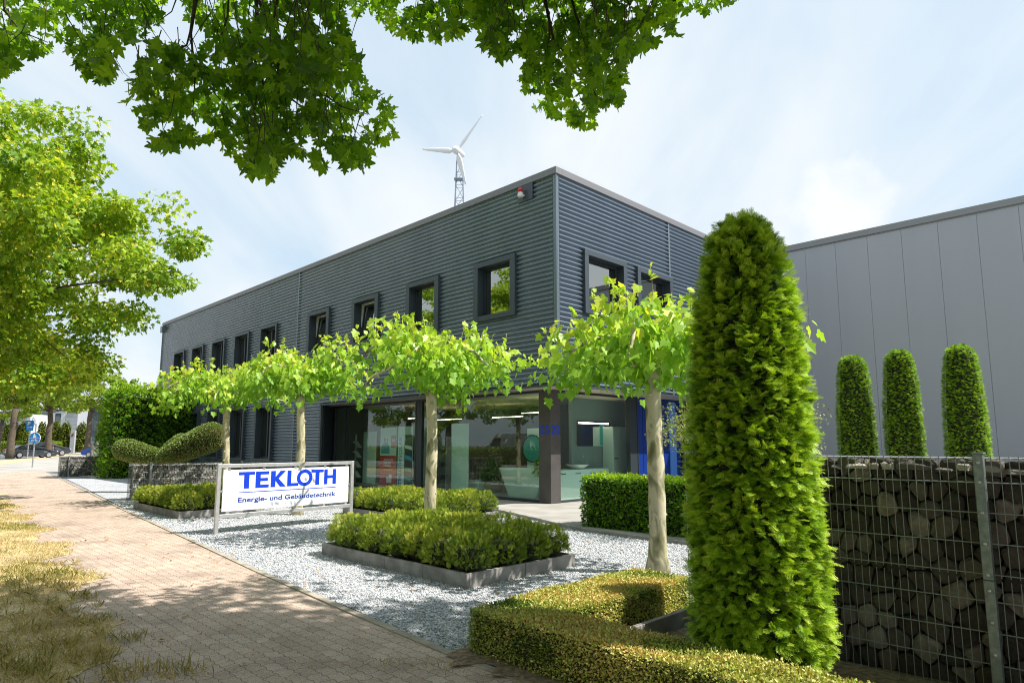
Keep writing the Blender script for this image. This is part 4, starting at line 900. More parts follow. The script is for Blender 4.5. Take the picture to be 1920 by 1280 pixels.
# hornbeam screen behind the clipped pine
def hb(A, t): return t+.14*np.sin(A[:, 1]*1.3+A[:, 2]*2)
h0 = gp(204, 897); v_h, u_h = h0@V, h0@U
boxhedge('hornbeam_hedge', [(v_h, v_h+2.3, u_h, u_h+1.6, 4.3), (v_h+2.3, v_h+5.2, u_h+.25, u_h+1.5, 4.15)], 4.3, 'tall hornbeam hedge rising behind the clipped pine', 560, .14, OVAL, 'hedge', 'dcore', rough=.2, seed=9, top_b=.35, tintf=hb)
# clipped lobed pine on the gabion
def lobes():
    global NR; keep = NR; NR = np.random.RandomState(77)
    c0 = at(308, 866, 23.2); t = empty('clipped_pine', (c0[0], c0[1], 0), 0, 'clipped pine of three oval lobes like spread wings behind the middle gabion', 'topiary')
    def L_(px0, py0, px1, py1, D, r0, r1, name):
        a = at(px0, py0, D)-np.array([c0[0], c0[1], 0]); b = at(px1, py1, D)-np.array([c0[0], c0[1], 0]); n = 11000; ax = b-a; ln = np.linalg.norm(ax); ax /= ln
        s1 = unit(np.cross(ax, [0, 1, .0])); s2 = np.cross(ax, s1); f = NR.rand(n); th = NR.rand(n)*2*pi
        f = f*1.0; rad = np.sqrt(np.maximum(0, 1-(2*f-1)**4))*(r0+(r1-r0)*f)
        rad = rad*(1+.02*np.sin(th*5+f*14)+.02*NR.normal(size=n))
        pos = a+ax*(f*ln)[:, None]+(s1*np.cos(th)[:, None]+s2*np.sin(th)[:, None])*rad[:, None]
        out_ = s1*np.cos(th)[:, None]+s2*np.sin(th)[:, None]+ax*((2*f-1)**3*1.2)[:, None]
        tint = np.clip(.35+.2*NR.normal(size=n)+.55*(out_[:, 2] < -.45)*(NR.rand(n) < .6), 0, 1)
        leafobj(name, pos, out_+rdir(n)*.5, rdir(n), NR.uniform(.045, .075, n), OVAL_S, tint, M['pine'], t)
        mb = MB(); zax = Vector(ax).to_track_quat('Z', 'Y').to_matrix()
        mb.lathe([(max(.01, math.sqrt(max(0, 1-(2*g-1)**4))*(r0+(r1-r0)*g)-.05), g*ln) for g in np.linspace(.02, .98, 14)], a, 20, zax); mb.build(name+'_core', M['bcore'], t, smooth=True)
    L_(316, 862, 216, 838, 23.0, .22, .40, 'lobe'); L_(292, 864, 420, 808, 22.9, .26, .56, 'lobe'); L_(298, 864, 354, 822, 23.9, .26, .38, 'lobe')
    MB().tube([(0, 0, -.05), (.05, .1, .7), (0, 0, 1.2)], [.09, .07, .06], 8).build('stem', M['bark'], t, smooth=True); NR = keep
lobes()
# planted square beds with low yew
def bed(v0, u0, label, seed):
    global NR; keep = NR; NR = np.random.RandomState(seed)
    a, b = 1.96, 3.35
    k = empty('bed_kerb', P(v0, u0), TH, label[0], 'kerb', 'concrete bed edgings in the gravel')
    mb = MB(); w_ = .045
    for i in range(4):
        mb.box(0, w_, i*b/4+.002, (i+1)*b/4-.002, -.05, .165); mb.box(a-w_, a, i*b/4+.002, (i+1)*b/4-.002, -.05, .165)
    for i in range(2):
        mb.box(w_+.001+i*(a-2*w_)/2+.002*i, w_+(i+1)*(a-2*w_)/2-.002, 0, w_, -.05, .165); mb.box(w_+.001+i*(a-2*w_)/2+.002*i, w_+(i+1)*(a-2*w_)/2-.002, b-w_, b, -.05, .165)
    mb.build('slab', M['concrete'], k, bevel=.004); MB().box(w_, a-w_, w_, b-w_, 0, .10).build('soil', M['soil'], k)
    t = empty('yew_bed', P(v0+a/2, u0+b/2), TH, label[1], 'shrub', 'low yews planted in square beds')
    n = 5200; x = NR.uniform(-a/2+.12, a/2-.12, n); y = NR.uniform(-b/2+.12, b/2-.12, n)
    # individual bushes on a grid
    gx, gy = 4, 7; A, T, N_, C_, S_ = [], [], [], [], []; core = MB()
    for i in range(gx):
        for j in range(gy):
            c = np.array([-a/2+.27+(a-.54)*i/(gx-1)+NR.normal()*.03, -b/2+.27+(b-.54)*j/(gy-1)+NR.normal()*.03]); R0 = NR.uniform(.27, .33); H0 = NR.uniform(.50, .60)
            m_ = 760; d = rdir(m_); d[:, 2] = abs(d[:, 2])*1.0-.25; d = unit(d); q = NR.uniform(.72, 1.02, m_)
            p = np.c_[c[0]+d[:, 0]*R0*q, c[1]+d[:, 1]*R0*q, np.minimum(.28+d[:, 2]*(H0-.25)*1.15*q, H0+.05*NR.rand(m_)-.02)]
            A.append(p); tt = d+rdir(m_)*.5; tt[:, 2] += .8; T.append(tt); N_.append(rdir(m_)+d*.6); C_.append(np.full(m_, .3+.28*NR.rand())+.17*NR.normal(size=m_)+d[:, 2]*.16); S_.append(NR.uniform(.045, .075, m_))
            core.lathe([(.06, .08), (R0*.66, .18), (R0*.74, .30), (R0*.5, H0-.14), (.02, H0-.1)], (c[0], c[1], 0), 10)
    A, T, N_, C_, S_ = [np.concatenate(q) for q in (A, T, N_, C_, S_)]
    leafobj('foliage', A, T, N_, S_, SPRAY_S, np.clip(C_, 0, 1), M['yewbed'], t); core.build('inner_growth', M['dcore'], t, smooth=True); NR = keep
FB = gp(875, 1103); bv, bu = FB@V, FB@U
bed(bv, bu, ('grey concrete bed kerb nearest the camera, around the widest yew bed', 'nearest bed of low yew, partly shaded, in the middle of the gravel'), 51)
bed(5.19, 15.72, ('concrete bed kerb behind the left leg of the white sign', 'low yew bed left of the white sign'), 52)
bed(8.34, 10.75, ('concrete bed kerb behind the right leg of the sign, close to the shop window', 'sunny low yew bed in front of the shop window'), 53)

# pale shrub behind the big yew
def shrub(loc, label, seed, n, r, zc, rz, size, mt, cat='shrub', name='garden_shrub', tmpl=OVAL_S):
    global NR; keep = NR; NR = np.random.RandomState(seed)
    t = empty(name, loc, 0, label, cat); cs = np.array([0, 0, zc])+rdir(26)*np.array([r, r, rz])*.75; mb = MB(); mb.bar((0, 0, 0), (0, 0, zc), .05, .02)
    for c in cs: limb(mb, (0, 0, zc*.5), c, .02, .005, .1, .1, 5, 5)
    mb.build('stem', M['twig'], t, smooth=True); idx = NR.randint(0, 26, n)
    pos = cs[idx]+rdir(n)*NR.rand(n, 1)**.5*np.array([r, r, rz*.7])*.38
    leafobj('foliage', pos, rdir(n, .2), rdir(n), NR.uniform(.7, 1.3, n)*size, tmpl, NR.rand(n), M[mt], t); NR = keep
shrub(tuple(at(1385, 840, 12.2)*[1, 1, 0]), 'airy pale green shrub behind the big yew column, by the blue wall', 61, 9000, 1.5, 2.2, 1.35, .05, 'silver')
# plants in the showroom
for px, off, lab, r_, R__, hh in ((925, 2.6, 'bushy green plant in a low wide planter in the showroom', .35, .5, .35),):
    p_ = potplant(obj_at(off, y_at(px, off)), r_, hh, lab, 'potted plant', 1, mat('sand pot', (.42, .33, .22), .8))
    n = 900; pos = np.array([0, 0, hh+.3])+rdir(n)*NR.rand(n, 1)**.5*np.array([.55, .55, .42]); leafobj('leaves', pos, rdir(n, .5), rdir(n, 1), .14, OVAL, NR.rand(n)*.6, M['hedge'], p_)
p_ = potplant(tuple(BC+2.0*V+2.2*U+np.array([0, 0, .07])), .22, .48, 'green plant in a tan basket pot behind the right hand shop window', 'potted plant', 1, mat('basket', (.45, .36, .2), .8))
n = 700; pos = np.array([0, 0, .8])+rdir(n)*NR.rand(n, 1)**.5*np.array([.42, .42, .36]); leafobj('leaves', pos, rdir(n, .5), rdir(n, 1), .13, OVAL, NR.rand(n)*.7, M['hedge'], p_)
potplant(obj_at(2.3, y_at(899, 2.3)), .25, .42, 'pale green square tub without a plant near the broad panel', 'planter', 1, M['mint'], sq=True)

# ------------------------------------------------------------------ gabions
def vcells(W, H, n, seed, gap=.006):
    rs = np.random.RandomState(seed); asp = math.sqrt(n*W/H); nx = max(1, int(asp)); ny = max(1, int(n/nx)); c = []
    for j in range(ny):
        for i in range(nx): c.append(((i+.5+.5*(j % 2)-.25+rs.uniform(-.42, .42))*W/nx, (j+.5+rs.uniform(-.40, .40))*H/ny))
    c = np.array(c); dm = math.hypot(W/nx, H/ny)*2.6; outp = []
    for i, p in enumerate(c):
        poly = [(0, 0), (W, 0), (W, H), (0, H)]; dd = np.hypot(*(c-p).T); near = np.where((dd < dm) & (dd > 0))[0]
        for k in near[np.argsort(dd[near])]:
            q = c[k]; nx_, ny_ = q-p; l = math.hypot(nx_, ny_); nx_ /= l; ny_ /= l; lim = (p[0]+q[0])/2*nx_+(p[1]+q[1])/2*ny_-gap; new = []
            for a, b in zip(poly, poly[1:]+poly[:1]):
                da, db = a[0]*nx_+a[1]*ny_-lim, b[0]*nx_+b[1]*ny_-lim
                if da <= 0: new.append(a)
                if (da < 0) != (db < 0): f = da/(da-db); new.append((a[0]+(b[0]-a[0])*f, a[1]+(b[1]-a[1])*f))
            poly = new
            if len(poly) < 3: break
        if len(poly) >= 3: outp.append((p, poly))
    return outp
def stone_geo(cell, fn, depth, rs):
    (cx_, cy_), poly = cell; P2 = []
    # cut the corners, then stack shrinking rings into a rough boulder
    m = len(poly)
    for i in range(m):
        a, b = np.array(poly[i]), np.array(poly[(i+1) % m]); P2 += [a+(b-a)*.2, a+(b-a)*.8]
    P2 = np.array(P2); c = P2.mean(0); rad = np.mean(np.hypot(*(P2-c).T)); vs = []; k = len(P2)
    tl = rs.uniform(-.35, .35, 2); pk = rs.uniform(.0, 1)*.025; ja = rs.uniform(.87, 1.06, (4, k))
    for j, (s, e) in enumerate(((.99, -depth), (1.03, -rad*.40), (1.0, -rad*.14), (.80, rad*.0))):
        for i, q in enumerate(P2):
            w_ = c+(q-c)*s*ja[j, i]; ee = e+((w_-c)@tl)*(.5 if j > 1 else 0)-pk+rs.uniform(-1, 1)*rad*.05*(j > 1); vs.append(fn(w_[0], w_[1], ee))
    vs.append(fn(c[0]+rs.uniform(-.2, .2)*rad, c[1], rad*.06-pk))
    fs = [(j*k+i, j*k+(i+1) % k, (j+1)*k+(i+1) % k, (j+1)*k+i) for j in range(3) for i in range(k)]+[(3*k+i, 3*k+(i+1) % k, 4*k) for i in range(k)]+[tuple(range(k))[::-1]]
    return vs, fs
def mesh_tint(name, groups, m, parent, rs, kind=None):
    mb = MB(); tn = []
    for vs, fs in groups: mb.add(vs, fs); tn += [rs.rand()**1.5*.85]*len(fs)
    o = mb.build(name, m, parent, fix=True); a = o.data.attributes.new('tint', 'FLOAT', 'FACE'); a.data.foreach_set('value', tn)
    if kind: o['kind'] = kind
    return o
def wires(mb, fn, L_, z0, z1, e=0, ext=.0, nv=None, dz=.2, r=.003, rh=.0045):
    k = int(round(L_/.05))
    for i in range(k+1): x = min(L_, i*.05); mb.bar(fn(x, z0, e), fn(x, z1+ext, e), r, n=4, cap=False)
    z = z0+.02
    while z < z1+.01:
        mb.bar(fn(-.01, z, e+.005), fn(L_+.01, z, e+.005), rh, n=5, cap=False); z += dz
M['wire'] = mat('galvanised wire', (.22, .26, .25), .5, .2)
M['wire2'] = mat('bright galvanised wire', (.38, .40, .42), .45, .6)
# right-hand gabion wall facing -V (in shade)
g0 = onplane(1304, 1000, V*5.41, V); gu1 = float(g0@U); gu0 = -1.9; GL = gu1-gu0; GH = 1.545
gab = empty('gabion_wall', P(5.41, gu0), TH, 'tall gabion wall of dark basalt behind wire mesh at the right edge', 'gabion wall')
fn = lambda x, z, e: (.05-e, x, z)
cells = vcells(GL, GH, 400, 5, .003); rs = np.random.RandomState(3)
us = []
for c in cells:
    w_ = np.array(P(5.46, gu0+c[0][0], c[0][1])); px, py = proj(w_); ar = abs(sum(a[0]*b[1]-b[0]*a[1] for a, b in zip(c[1], c[1][1:]+c[1][:1])))/2
    us.append(ar if (1555 < px < 1920 and 850 < py < 1290) else 0)
order = np.argsort(us)[::-1]; big = set(order[:100].tolist())
geos = [stone_geo(c, fn, .16, rs) for c in cells]
for i in order[:100]: mesh_tint('stone', [geos[i]], M['basalt'], gab, rs)
mesh_tint('stone_fill', [geos[i] for i in range(len(cells)) if i not in big], M['basalt'], gab, rs, 'stuff')
MB().box(.2, .40, 0, GL, 0, GH-.06).build('backing_stones', M['darkin'], gab)
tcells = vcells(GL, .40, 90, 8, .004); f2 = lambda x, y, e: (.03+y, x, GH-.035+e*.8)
mesh_tint('top_stones', [stone_geo(c, f2, .05, rs) for c in tcells], M['greystone'], gab, rs, 'stuff')  # paler stones put the sunlit look of the wall top into the colour
mb = MB(); wires(mb, fn, GL, .0, .755, .055); wires(mb, fn, GL, .775, GH, .058, .03)
mb.build('mesh_panel', M['wire'], gab)
mb = MB()
for i in range(int(GL/.05)): mb.bar((.0, i*.05, GH+.012), (.42, i*.05, GH+.012), .0028, n=4, cap=False)
mb.bar((.42, 0, GH+.01), (.42, GL, GH+.01), .004, n=5); mb.bar((.2, 0, GH+.01), (.2, GL, GH+.01), .004, n=5); mb.build('top_mesh', M['wire2'], gab)
pu = float(onplane(1838, 900, V*5.35, V)@U)-gu0
for k, yy in enumerate((pu, pu-2.5, pu+2.5)):
    if yy < 0 or yy > GL: continue
    mb = MB(); mb.box(-.085, -.02, yy-.03, yy+.03, 0, .765); mb.box(-.087, -.02, yy-.029, yy+.029, .768, 1.585)
    po = mb.build('fence_post', M['galv'], gab, bevel=.004)
    mb = MB(); mb.box(-.095, -.012, yy-.036, yy+.036, 1.585, 1.597); mb.build('post_cap', M['galv'], po, bevel=.003)
    mb = MB()
    for z in (.1, .3, .5, .7, .8, 1.0, 1.2, 1.4, 1.53): mb.lathe([(.011, 0), (.011, .004), (.006, .008), (0, .008)], (-.087, yy, z), 10, Matrix.Rotation(-pi/2, 3, 'Y'))
    mb.build('bolt', M['steel'], po)
# open wire end sticking out left of the yew
mb = MB()
for x in (GL+.03, GL+.08): mb.bar((-.0, x, 0), (-.0, x, 1.60), .003, n=4)
for k in range(9): mb.bar((0, GL, .02+.195*k), (0, GL+.12, .02+.195*k), .004, n=5)
mb.build('mesh_end', M['wire2'], gab)
# low sunlit gabions facing -U
def low_gabion(v0, u0, Lg, H, th, label, ncell, seed, posts):
    t = empty('gabion_wall', P(v0, u0), TH, label, 'gabion wall', 'low gabion walls of grey stone'); rs = np.random.RandomState(seed)
    f_ = lambda x, z, e: (x, -e+.04, z); cells = vcells(Lg, H-.03, ncell, seed, .004)
    gs = [stone_geo(c, f_, .08, rs) for c in cells]
    fe = lambda y, z, e: (-e+.04, y+.05, z); gs += [stone_geo(c, fe, .05, rs) for c in vcells(th-.08, H-.03, int(ncell*th/Lg*.9), seed+1, .004)]
    ft = lambda x, y, e: (x, y, H-.05+e*.5); gs += [stone_geo(c, ft, .04, rs) for c in vcells(Lg, th, int(ncell*th/H), seed+2, .004)]
    mesh_tint('stone_fill', gs, M['greystone'], t, rs, 'stuff'); MB().box(.12, Lg-.05, .15, th-.05, 0, H-.1).build('backing_stones', M['darkin'], t)
    mb = MB(); wires(mb, lambda x, z, e: (x, -e, z), Lg, 0, H, .0, .0, dz=.2, r=.004, rh=.005); wires(mb, lambda x, z, e: (-.01-e, x, z), th, 0, H, 0, dz=.2, r=.004); mb.build('mesh_panel', M['wire'], t)
    for x in posts: MB().box(x-.03, x+.03, -.07, -.015, 0, H+.03).build('fence_post', M['wire2'], t, bevel=.004)
gm = gp(247, 938); low_gabion(float(gm@V), float(gm@U), 4.2, 1.09, .5, 'low grey gabion carrying the clipped pine, behind the left yew bed', 420, 3, (.45, 3.2))
gf = gp(112, 893); low_gabion(float(gf@V), float(gf@U), 3.4, 1.06, .5, 'low grey gabion standing free beside the far end of the path', 330, 4, (.35, 2.9))
gg = at(172, 850, 50); low_gabion(float(gg@V), float(gg@U), 3.0, 1.85, .5, 'distant pale gabion left of the hornbeam hedge', 200, 5, (1.2,))

# ------------------------------------------------------------------ company sign
SL_, SR_ = gp(404, 1002), gp(657, 975); sdv = SR_-SL_; SLEN = float(np.linalg.norm(sdv)); sa = atan2(sdv[1], sdv[0])
sg = empty('company_sign', tuple(SL_), sa, 'white TEKLOTH company sign in a steel frame standing in the gravel', 'sign')
Wd = SLEN; f4 = .028
MB().box(-.035, .035, -.03, .03, 0, 1.29).build('post', M['steel'], sg, bevel=.005); MB().box(Wd-.035, Wd+.035, -.03, .03, 0, 1.29).build('post', M['steel'], sg, bevel=.005)
MB().box(.037, Wd-.037, -.03, .03, 1.215, 1.285).build('top_rail', M['steel'], sg, bevel=.005); MB().box(.037, Wd-.037, -.03, .03, .29, .36).build('bottom_rail', M['steel'], sg, bevel=.005)
pn = MB().box(.085, Wd-.085, -.006, .006, .405, 1.175).build('panel', M['signwhite'], sg, bevel=.002)
mb = MB()
for x in (.2, .9, 1.6, 2.3, 2.85): mb.box(x-.025, x+.025, -.012, .008, 1.165, 1.213); mb.box(x-.025, x+.025, -.012, .008, .362, .412)
mb.box(.04, .095, -.012, .008, .77, .80); mb.box(Wd-.095, Wd-.04, -.012, .008, .77, .80); mb.build('clip', M['steel'], sg)
# TEKLOTH in heavy block capitals
def sp_(px, py):
    n_ = np.array([sdv[1], -sdv[0], 0]); q = onplane(px, py, SL_, n_/np.linalg.norm(n_))-SL_; return float(q@sdv)/SLEN, float(q[2])
x0, zt0 = sp_(448, 883.5); x1, zt1 = sp_(630, 879.5); _, zb0 = sp_(456, 913); _, zb1 = sp_(629.6, 908)
LT = (zt0+zt1)/2+.0; LB = (zb0+zb1)/2; 
def glyph(polys, a0, a1):
    for pl in polys: mbL.prism([(x0+(x1-x0)*(a0+(a1-a0)*p[0]), LB+(LT-LB)*p[1]) for p in pl], (-.0105, -.0075), lambda a, b, e: (a, e, b))
mbL = MB(); t_ = .20; 
T_ = [[(0, .82), (1, .82), (1, 1), (0, 1)], [(.34, 0), (.66, 0), (.66, .82), (.34, .82)]]
E_ = [[(0, 0), (.36, 0), (.36, 1), (0, 1)], [(.36, 0), (1, 0), (1, .18), (.36, .18)], [(.36, .41), (.92, .41), (.92, .59), (.36, .59)], [(.36, .82), (1, .82), (1, 1), (.36, 1)]]
K_ = [[(0, 0), (.30, 0), (.30, 1), (0, 1)], [(.30, .62), (.30, .40), (.62, 0), (1, 0), (.50, .52)], [(.30, .62), (.50, .52), (.98, 1), (.62, 1)]]
Lg = [[(0, 0), (.34, 0), (.34, 1), (0, 1)], [(.34, 0), (1, 0), (1, .18), (.34, .18)]]
H_ = [[(0, 0), (.28, 0), (.28, 1), (0, 1)], [(.72, 0), (1, 0), (1, 1), (.72, 1)], [(.28, .40), (.72, .40), (.72, .59), (.28, .59)]]
glyph(T_, 0, .148); glyph(E_, .158, .285); glyph(K_, .305, .455); glyph(Lg, .470, .585)
glyph([[(.5+.5*cos(2*pi*k/28), .5+.535*sin(2*pi*k/28)), (.5+.5*cos(2*pi*(k+1)/28), .5+.535*sin(2*pi*(k+1)/28)), (.5+.29*cos(2*pi*(k+1)/28), .5+.33*sin(2*pi*(k+1)/28)), (.5+.29*cos(2*pi*k/28), .5+.33*sin(2*pi*k/28))] for k in range(28)], .568, .735)
glyph(T_, .722, .857); glyph(H_, .865, 1)
mbL.build('lettering', M['num'], pn)
xa, za = sp_(447, 920.3); xb, zb = sp_(629, 914.5); MB().box(xa, xb, -.0095, -.0075, (za+zb)/2-.006, (za+zb)/2+.006).build('line', M['num'], pn)
xa, z0_ = sp_(446, 936); xb, z1_ = sp_(629, 921); zlo_ = sp_(446, 938.5)[1]
base_ = sp_(520, 934)[1]; top_ = sp_(629, 920.5)[1]
letters('lettering', 'Energie- und Gebäudetechnik', lambda a, b: (xa+(xb-xa)*a, -.0085, base_-.055+(top_-base_+.055)*b), M['num2'], pn, .022)

# ------------------------------------------------------------------ wind turbine
D = 60; tb = at(860, 385, D); tw = empty('wind_turbine', (tb[0]+.05, tb[1], 0), 0, 'small white three blade wind turbine on a lattice mast behind the roof', 'wind turbine')
hz = 29.9; mb = MB(); ww = lambda z: 1.75*(1-z/hz)*.5+.25; cs_ = [(-1, -1), (1, -1), (1, 1), (-1, 1)]; N_ = 22
for sx_, sy_ in cs_: mb.tube([(sx_*ww(hz*i/N_*.97), sy_*ww(hz*i/N_*.97), hz*i/N_*.97) for i in range(N_+1)], [.034]*(N_+1), 5)
for i in range(N_):
    za, zb = hz*.97*i/N_, hz*.97*(i+1)/N_
    for (ax1, ay1), (bx1, by1) in zip(cs_, cs_[1:]+cs_[:1]):
        p, q = (ax1*ww(za), ay1*ww(za), za), (bx1*ww(zb), by1*ww(zb), zb)
        if i % 2: p, q = (bx1*ww(za), by1*ww(za), za), (ax1*ww(zb), ay1*ww(zb), zb)
        mb.bar(p, q, .028, n=4); mb.bar((ax1*ww(zb), ay1*ww(zb), zb), (bx1*ww(zb), by1*ww(zb), zb), .022, n=4)
mb.box(-.5, .4, -.4, .4, 27.0, 27.05)
mb.build('mast', mat('mast steel', (.25, .30, .38), .5, .5), tw)
hubp = at(857, 283, D-1.0); hub = np.array(hubp)-np.array(tw.location); ax = Vector((-.52, -.85, .06)).normalized(); q_ = ax.to_track_quat('Z', 'Y').to_matrix()
M['turb'] = mat('turbine white', (.74, .75, .76), .35)
MB().lathe([(.0, -1.1), (.20, -1.05), (.30, -.7), (.34, -.2), (.33, .0)], hub, 18, q_).build('nacelle', M['turb'], tw, smooth=True)
hb_ = MB().lathe([(.36, .02), (.38, .18), (.32, .4), (.16, .56), (0, .6)], hub, 18, q_).build('hub', M['turb'], tw, smooth=True)
for (tx, ty) in ((905, 215), (792, 280), (873, 346)):
    tipw = at(tx, ty, D-1.3)-np.array(tw.location); d = Vector(tipw-hub); L__ = d.length; d.normalize(); ch = d.cross(ax).normalized(); nn = ax
    b_ = MB(); S__ = [(.06, .10, .10), (.14, .16, .09), (.24, .30, .06), (.4, .26, .045), (.7, .17, .03), (.95, .10, .015), (1.0, .03, .008)]; k = 10
    for f, c_, th in S__:
        cc = Vector(hub)+d*(L__*f)
        for j in range(k): a = 2*pi*j/k; b_.v.append(tuple(cc+(ch*cos(.25)+nn*sin(.25))*(c_*cos(a))+(nn*cos(.25)-ch*sin(.25))*(th*sin(a))))
    for i in range(len(S__)-1):
        for j in range(k): b_.f.append((i*k+j, i*k+(j+1) % k, (i+1)*k+(j+1) % k, (i+1)*k+j))
    b_.f.append(tuple(range(k))); b_.f.append(tuple((len(S__)-1)*k+j for j in range(k))); b_.build('blade', M['turb'], tw, smooth=True)

# ------------------------------------------------------------------ far end of the street
def car(loc, rz, label, s=1.0, body=None, suv=False):
    t = empty('parked_car', loc, rz, label, 'car'); t.scale = (s, s, s); bm_ = body or M['carpaint']
    up = .12 if suv else 0
    prof = [(-2.3, .45), (-2.32, .75), (-2.25, .98+up), (-1.75, 1.03+up), (-1.15, 1.40+up), (-.4, 1.47+up), (.35, 1.42+up), (1.1, .98+up), (2.0, .84+up), (2.3, .68), (2.32, .40), (2.1, .25), (-2.1, .25)]
    mb = MB(); k = len(prof); W2 = lambda z: .90 if z < .95+up else .90-.28*(z-.95-up)/.5
    for y_s in (-1, 1): mb.v += [(x, y_s*W2(z), z) for x, z in prof]
    mb.f.append(tuple(range(k))); mb.f.append(tuple(range(2*k-1, k-1, -1))); mb.f += [(i, (i+1) % k, k+(i+1) % k, k+i) for i in range(k)]
    mb.build('body', bm_, t, bevel=.05)
    for ys in (-1, 1):
        y0_ = .905; MB().add([(-1.5, ys*y0_, 1.02+up), (.85, ys*y0_, 1.02+up), (.28, ys*.70, 1.36+up), (-.45, ys*.67, 1.41+up), (-1.1, ys*.69, 1.35+up)], [(0, 1, 2, 3, 4)]).build('side_window', M['carglass'], t, fix=False)
        MB().box(2.2, 2.335, ys*.62-.2, ys*.62+.2, .66, .76).build('headlight', M['white'], t); MB().box(-2.34, -2.2, ys*.68-.2, ys*.68+.2, .78, .92).build('taillight', M['red'], t)
        for xw in (-1.4, 1.4):
            w_ = MB().lathe([(.22, -.11), (.34, -.11), (.345, 0), (.34, .11), (.22, .11)], (xw, ys*.80, .34), 20, Matrix.Rotation(pi/2, 3, 'X')).build('wheel', M['rubber'], t); MB().lathe([(.22, -.12), (.05, -.11), (.05, .11), (.22, .12)], (xw, ys*.80, .34), 12, Matrix.Rotation(pi/2, 3, 'X')).build('rim', M['chrome'], w_)
    MB().add([(-1.78, -.72, 1.06+up), (-1.78, .72, 1.06+up), (-1.2, .60, 1.40+up), (-1.2, -.60, 1.40+up)], [(0, 1, 2, 3)]).build('rear_window', M['carglass'], t, fix=False)
    MB().add([(1.12, -.74, 1.0+up), (1.12, .74, 1.0+up), (.4, .62, 1.42+up), (.4, -.62, 1.42+up)], [(0, 1, 2, 3)]).build('windscreen', M['carglass'], t, fix=False)
    MB().box(-2.35, -2.31, -.26, .26, .66, .77).build('number_plate', M['white'], t)
    return t
cpos = gp(57, 858.3); car((cpos[0], cpos[1], 0), R(58), 'dark grey saloon parked by the far maples, rear towards the camera', 1.12)
c2 = at(83, 851, 96); car((c2[0], c2[1], 0), R(60), 'second dark car half hidden behind the dark grey saloon', 1.3, suv=True)
c3 = at(192, 852, 88); car((c3[0], c3[1], 0), R(20), 'blue car end peeping out left of the distant gabion', 1.0, mat('blue paint', (.02, .06, .25), .3, .3))
def pole_sign(px, py, lab, cat): g = gp(px, py); return g, empty('road_sign', tuple(g), 0, lab, cat)
g, t = pole_sign(60.5, 876, 'round blue shared footpath and cycle sign on a thin pole', 'road sign')
k_ = g[1]/47.; yd = g[1]; tp = at(68, 794, yd)-g; MB().bar((0, 0, 0), tuple(tp), .045, n=8).build('pole', M['wire2'], t)
dc = at(66.6, 821, yd)-g; M['rblue'] = mat('road sign blue', (.0, .20, .62), .4)
MB().lathe([(.42, 0), (.42, .03)], (dc[0], -.06, dc[2]), 28, Matrix.Rotation(pi/2, 3, 'X')).build('disc_rim', M['white'], t)
dd = MB().lathe([(.395, .0), (.395, .01)], (dc[0], -.093, dc[2]), 28, Matrix.Rotation(pi/2, 3, 'X')).build('disc', M['rblue'], t)
mb = MB(); X0, Z0, Y0 = dc[0], dc[2], -.106
def disc(mb, x, z, r, r2=None, n=14):
    if r2 is None: mb.prism([(x+r*cos(2*pi*i/n), z+r*sin(2*pi*i/n)) for i in range(n)], (Y0-.003, Y0), lambda a, b, e: (a, e, b))
    else:
        for i in range(n): a, b = 2*pi*i/n, 2*pi*(i+1)/n; mb.prism([(x+r*cos(a), z+r*sin(a)), (x+r*cos(b), z+r*sin(b)), (x+r2*cos(b), z+r2*sin(b)), (x+r2*cos(a), z+r2*sin(a))], (Y0-.003, Y0), lambda a_, b_, e: (a_, e, b_))
disc(mb, X0-.03, Z0+.30, .045); mb.prism([(X0-.11, Z0+.02), (X0-.02, Z0+.02), (X0-.02, Z0+.04), (X0+.02, Z0+.02), (X0+.06, Z0+.02), (X0+.05, Z0+.24), (X0-.08, Z0+.24)], (Y0-.003, Y0), lambda a, b, e: (a, e, b))
disc(mb, X0+.09, Z0+.17, .03); mb.box(X0+.07, X0+.11, Y0-.003, Y0, Z0+.02, Z0+.14); mb.box(X0-.39, X0+.39, Y0-.003, Y0, Z0-.012, Z0+.004)
disc(mb, X0-.14, Z0-.19, .09, .06); disc(mb, X0+.14, Z0-.19, .09, .06); mb.bar((X0-.14, Y0, Z0-.19), (X0-.04, Y0, Z0-.09), .012, n=4); mb.bar((X0-.04, Y0, Z0-.09), (X0+.1, Y0, Z0-.09), .012, n=4); mb.bar((X0+.14, Y0, Z0-.19), (X0+.09, Y0, Z0-.06), .012, n=4); mb.bar((X0+.0, Y0, Z0-.19), (X0+.1, Y0, Z0-.09), .012, n=4)
mb.build('symbol', M['white'], dd)
g, t = pole_sign(50.8, 859.5, 'blue rectangular parking sign with a white P on a grey pole', 'road sign')
yd = g[1]; tp = at(58, 790, yd)-g; MB().bar((0, 0, 0), tuple(tp), .07, n=8).build('pole', M['wire2'], t); a_ = at(49, 807, yd)-g; b_ = at(65, 788, yd)-g
pl_ = MB().box(a_[0], b_[0], -.10, -.07, a_[2], b_[2]).build('plate', M['rblue'], t, bevel=.01); wx = b_[0]-a_[0]; hz_ = b_[2]-a_[2]
letters('lettering', 'P', lambda a, b: (a_[0]+wx*(.2+.38*a), -.104, a_[2]+hz_*(.50+.38*b)), M['white'], pl_, .02)
MB().box(a_[0]+wx*.2, a_[0]+wx*.5, -.104, -.10, a_[2]+hz_*.32, a_[2]+hz_*.36).box(a_[0]+wx*.55, a_[0]+wx*.85, -.104, -.10, a_[2]+hz_*.30, a_[2]+hz_*.40).box(a_[0]+wx*.2, a_[0]+wx*.8, -.104, -.10, a_[2]+hz_*.18, a_[2]+hz_*.21).build('symbol', M['white'], pl_)
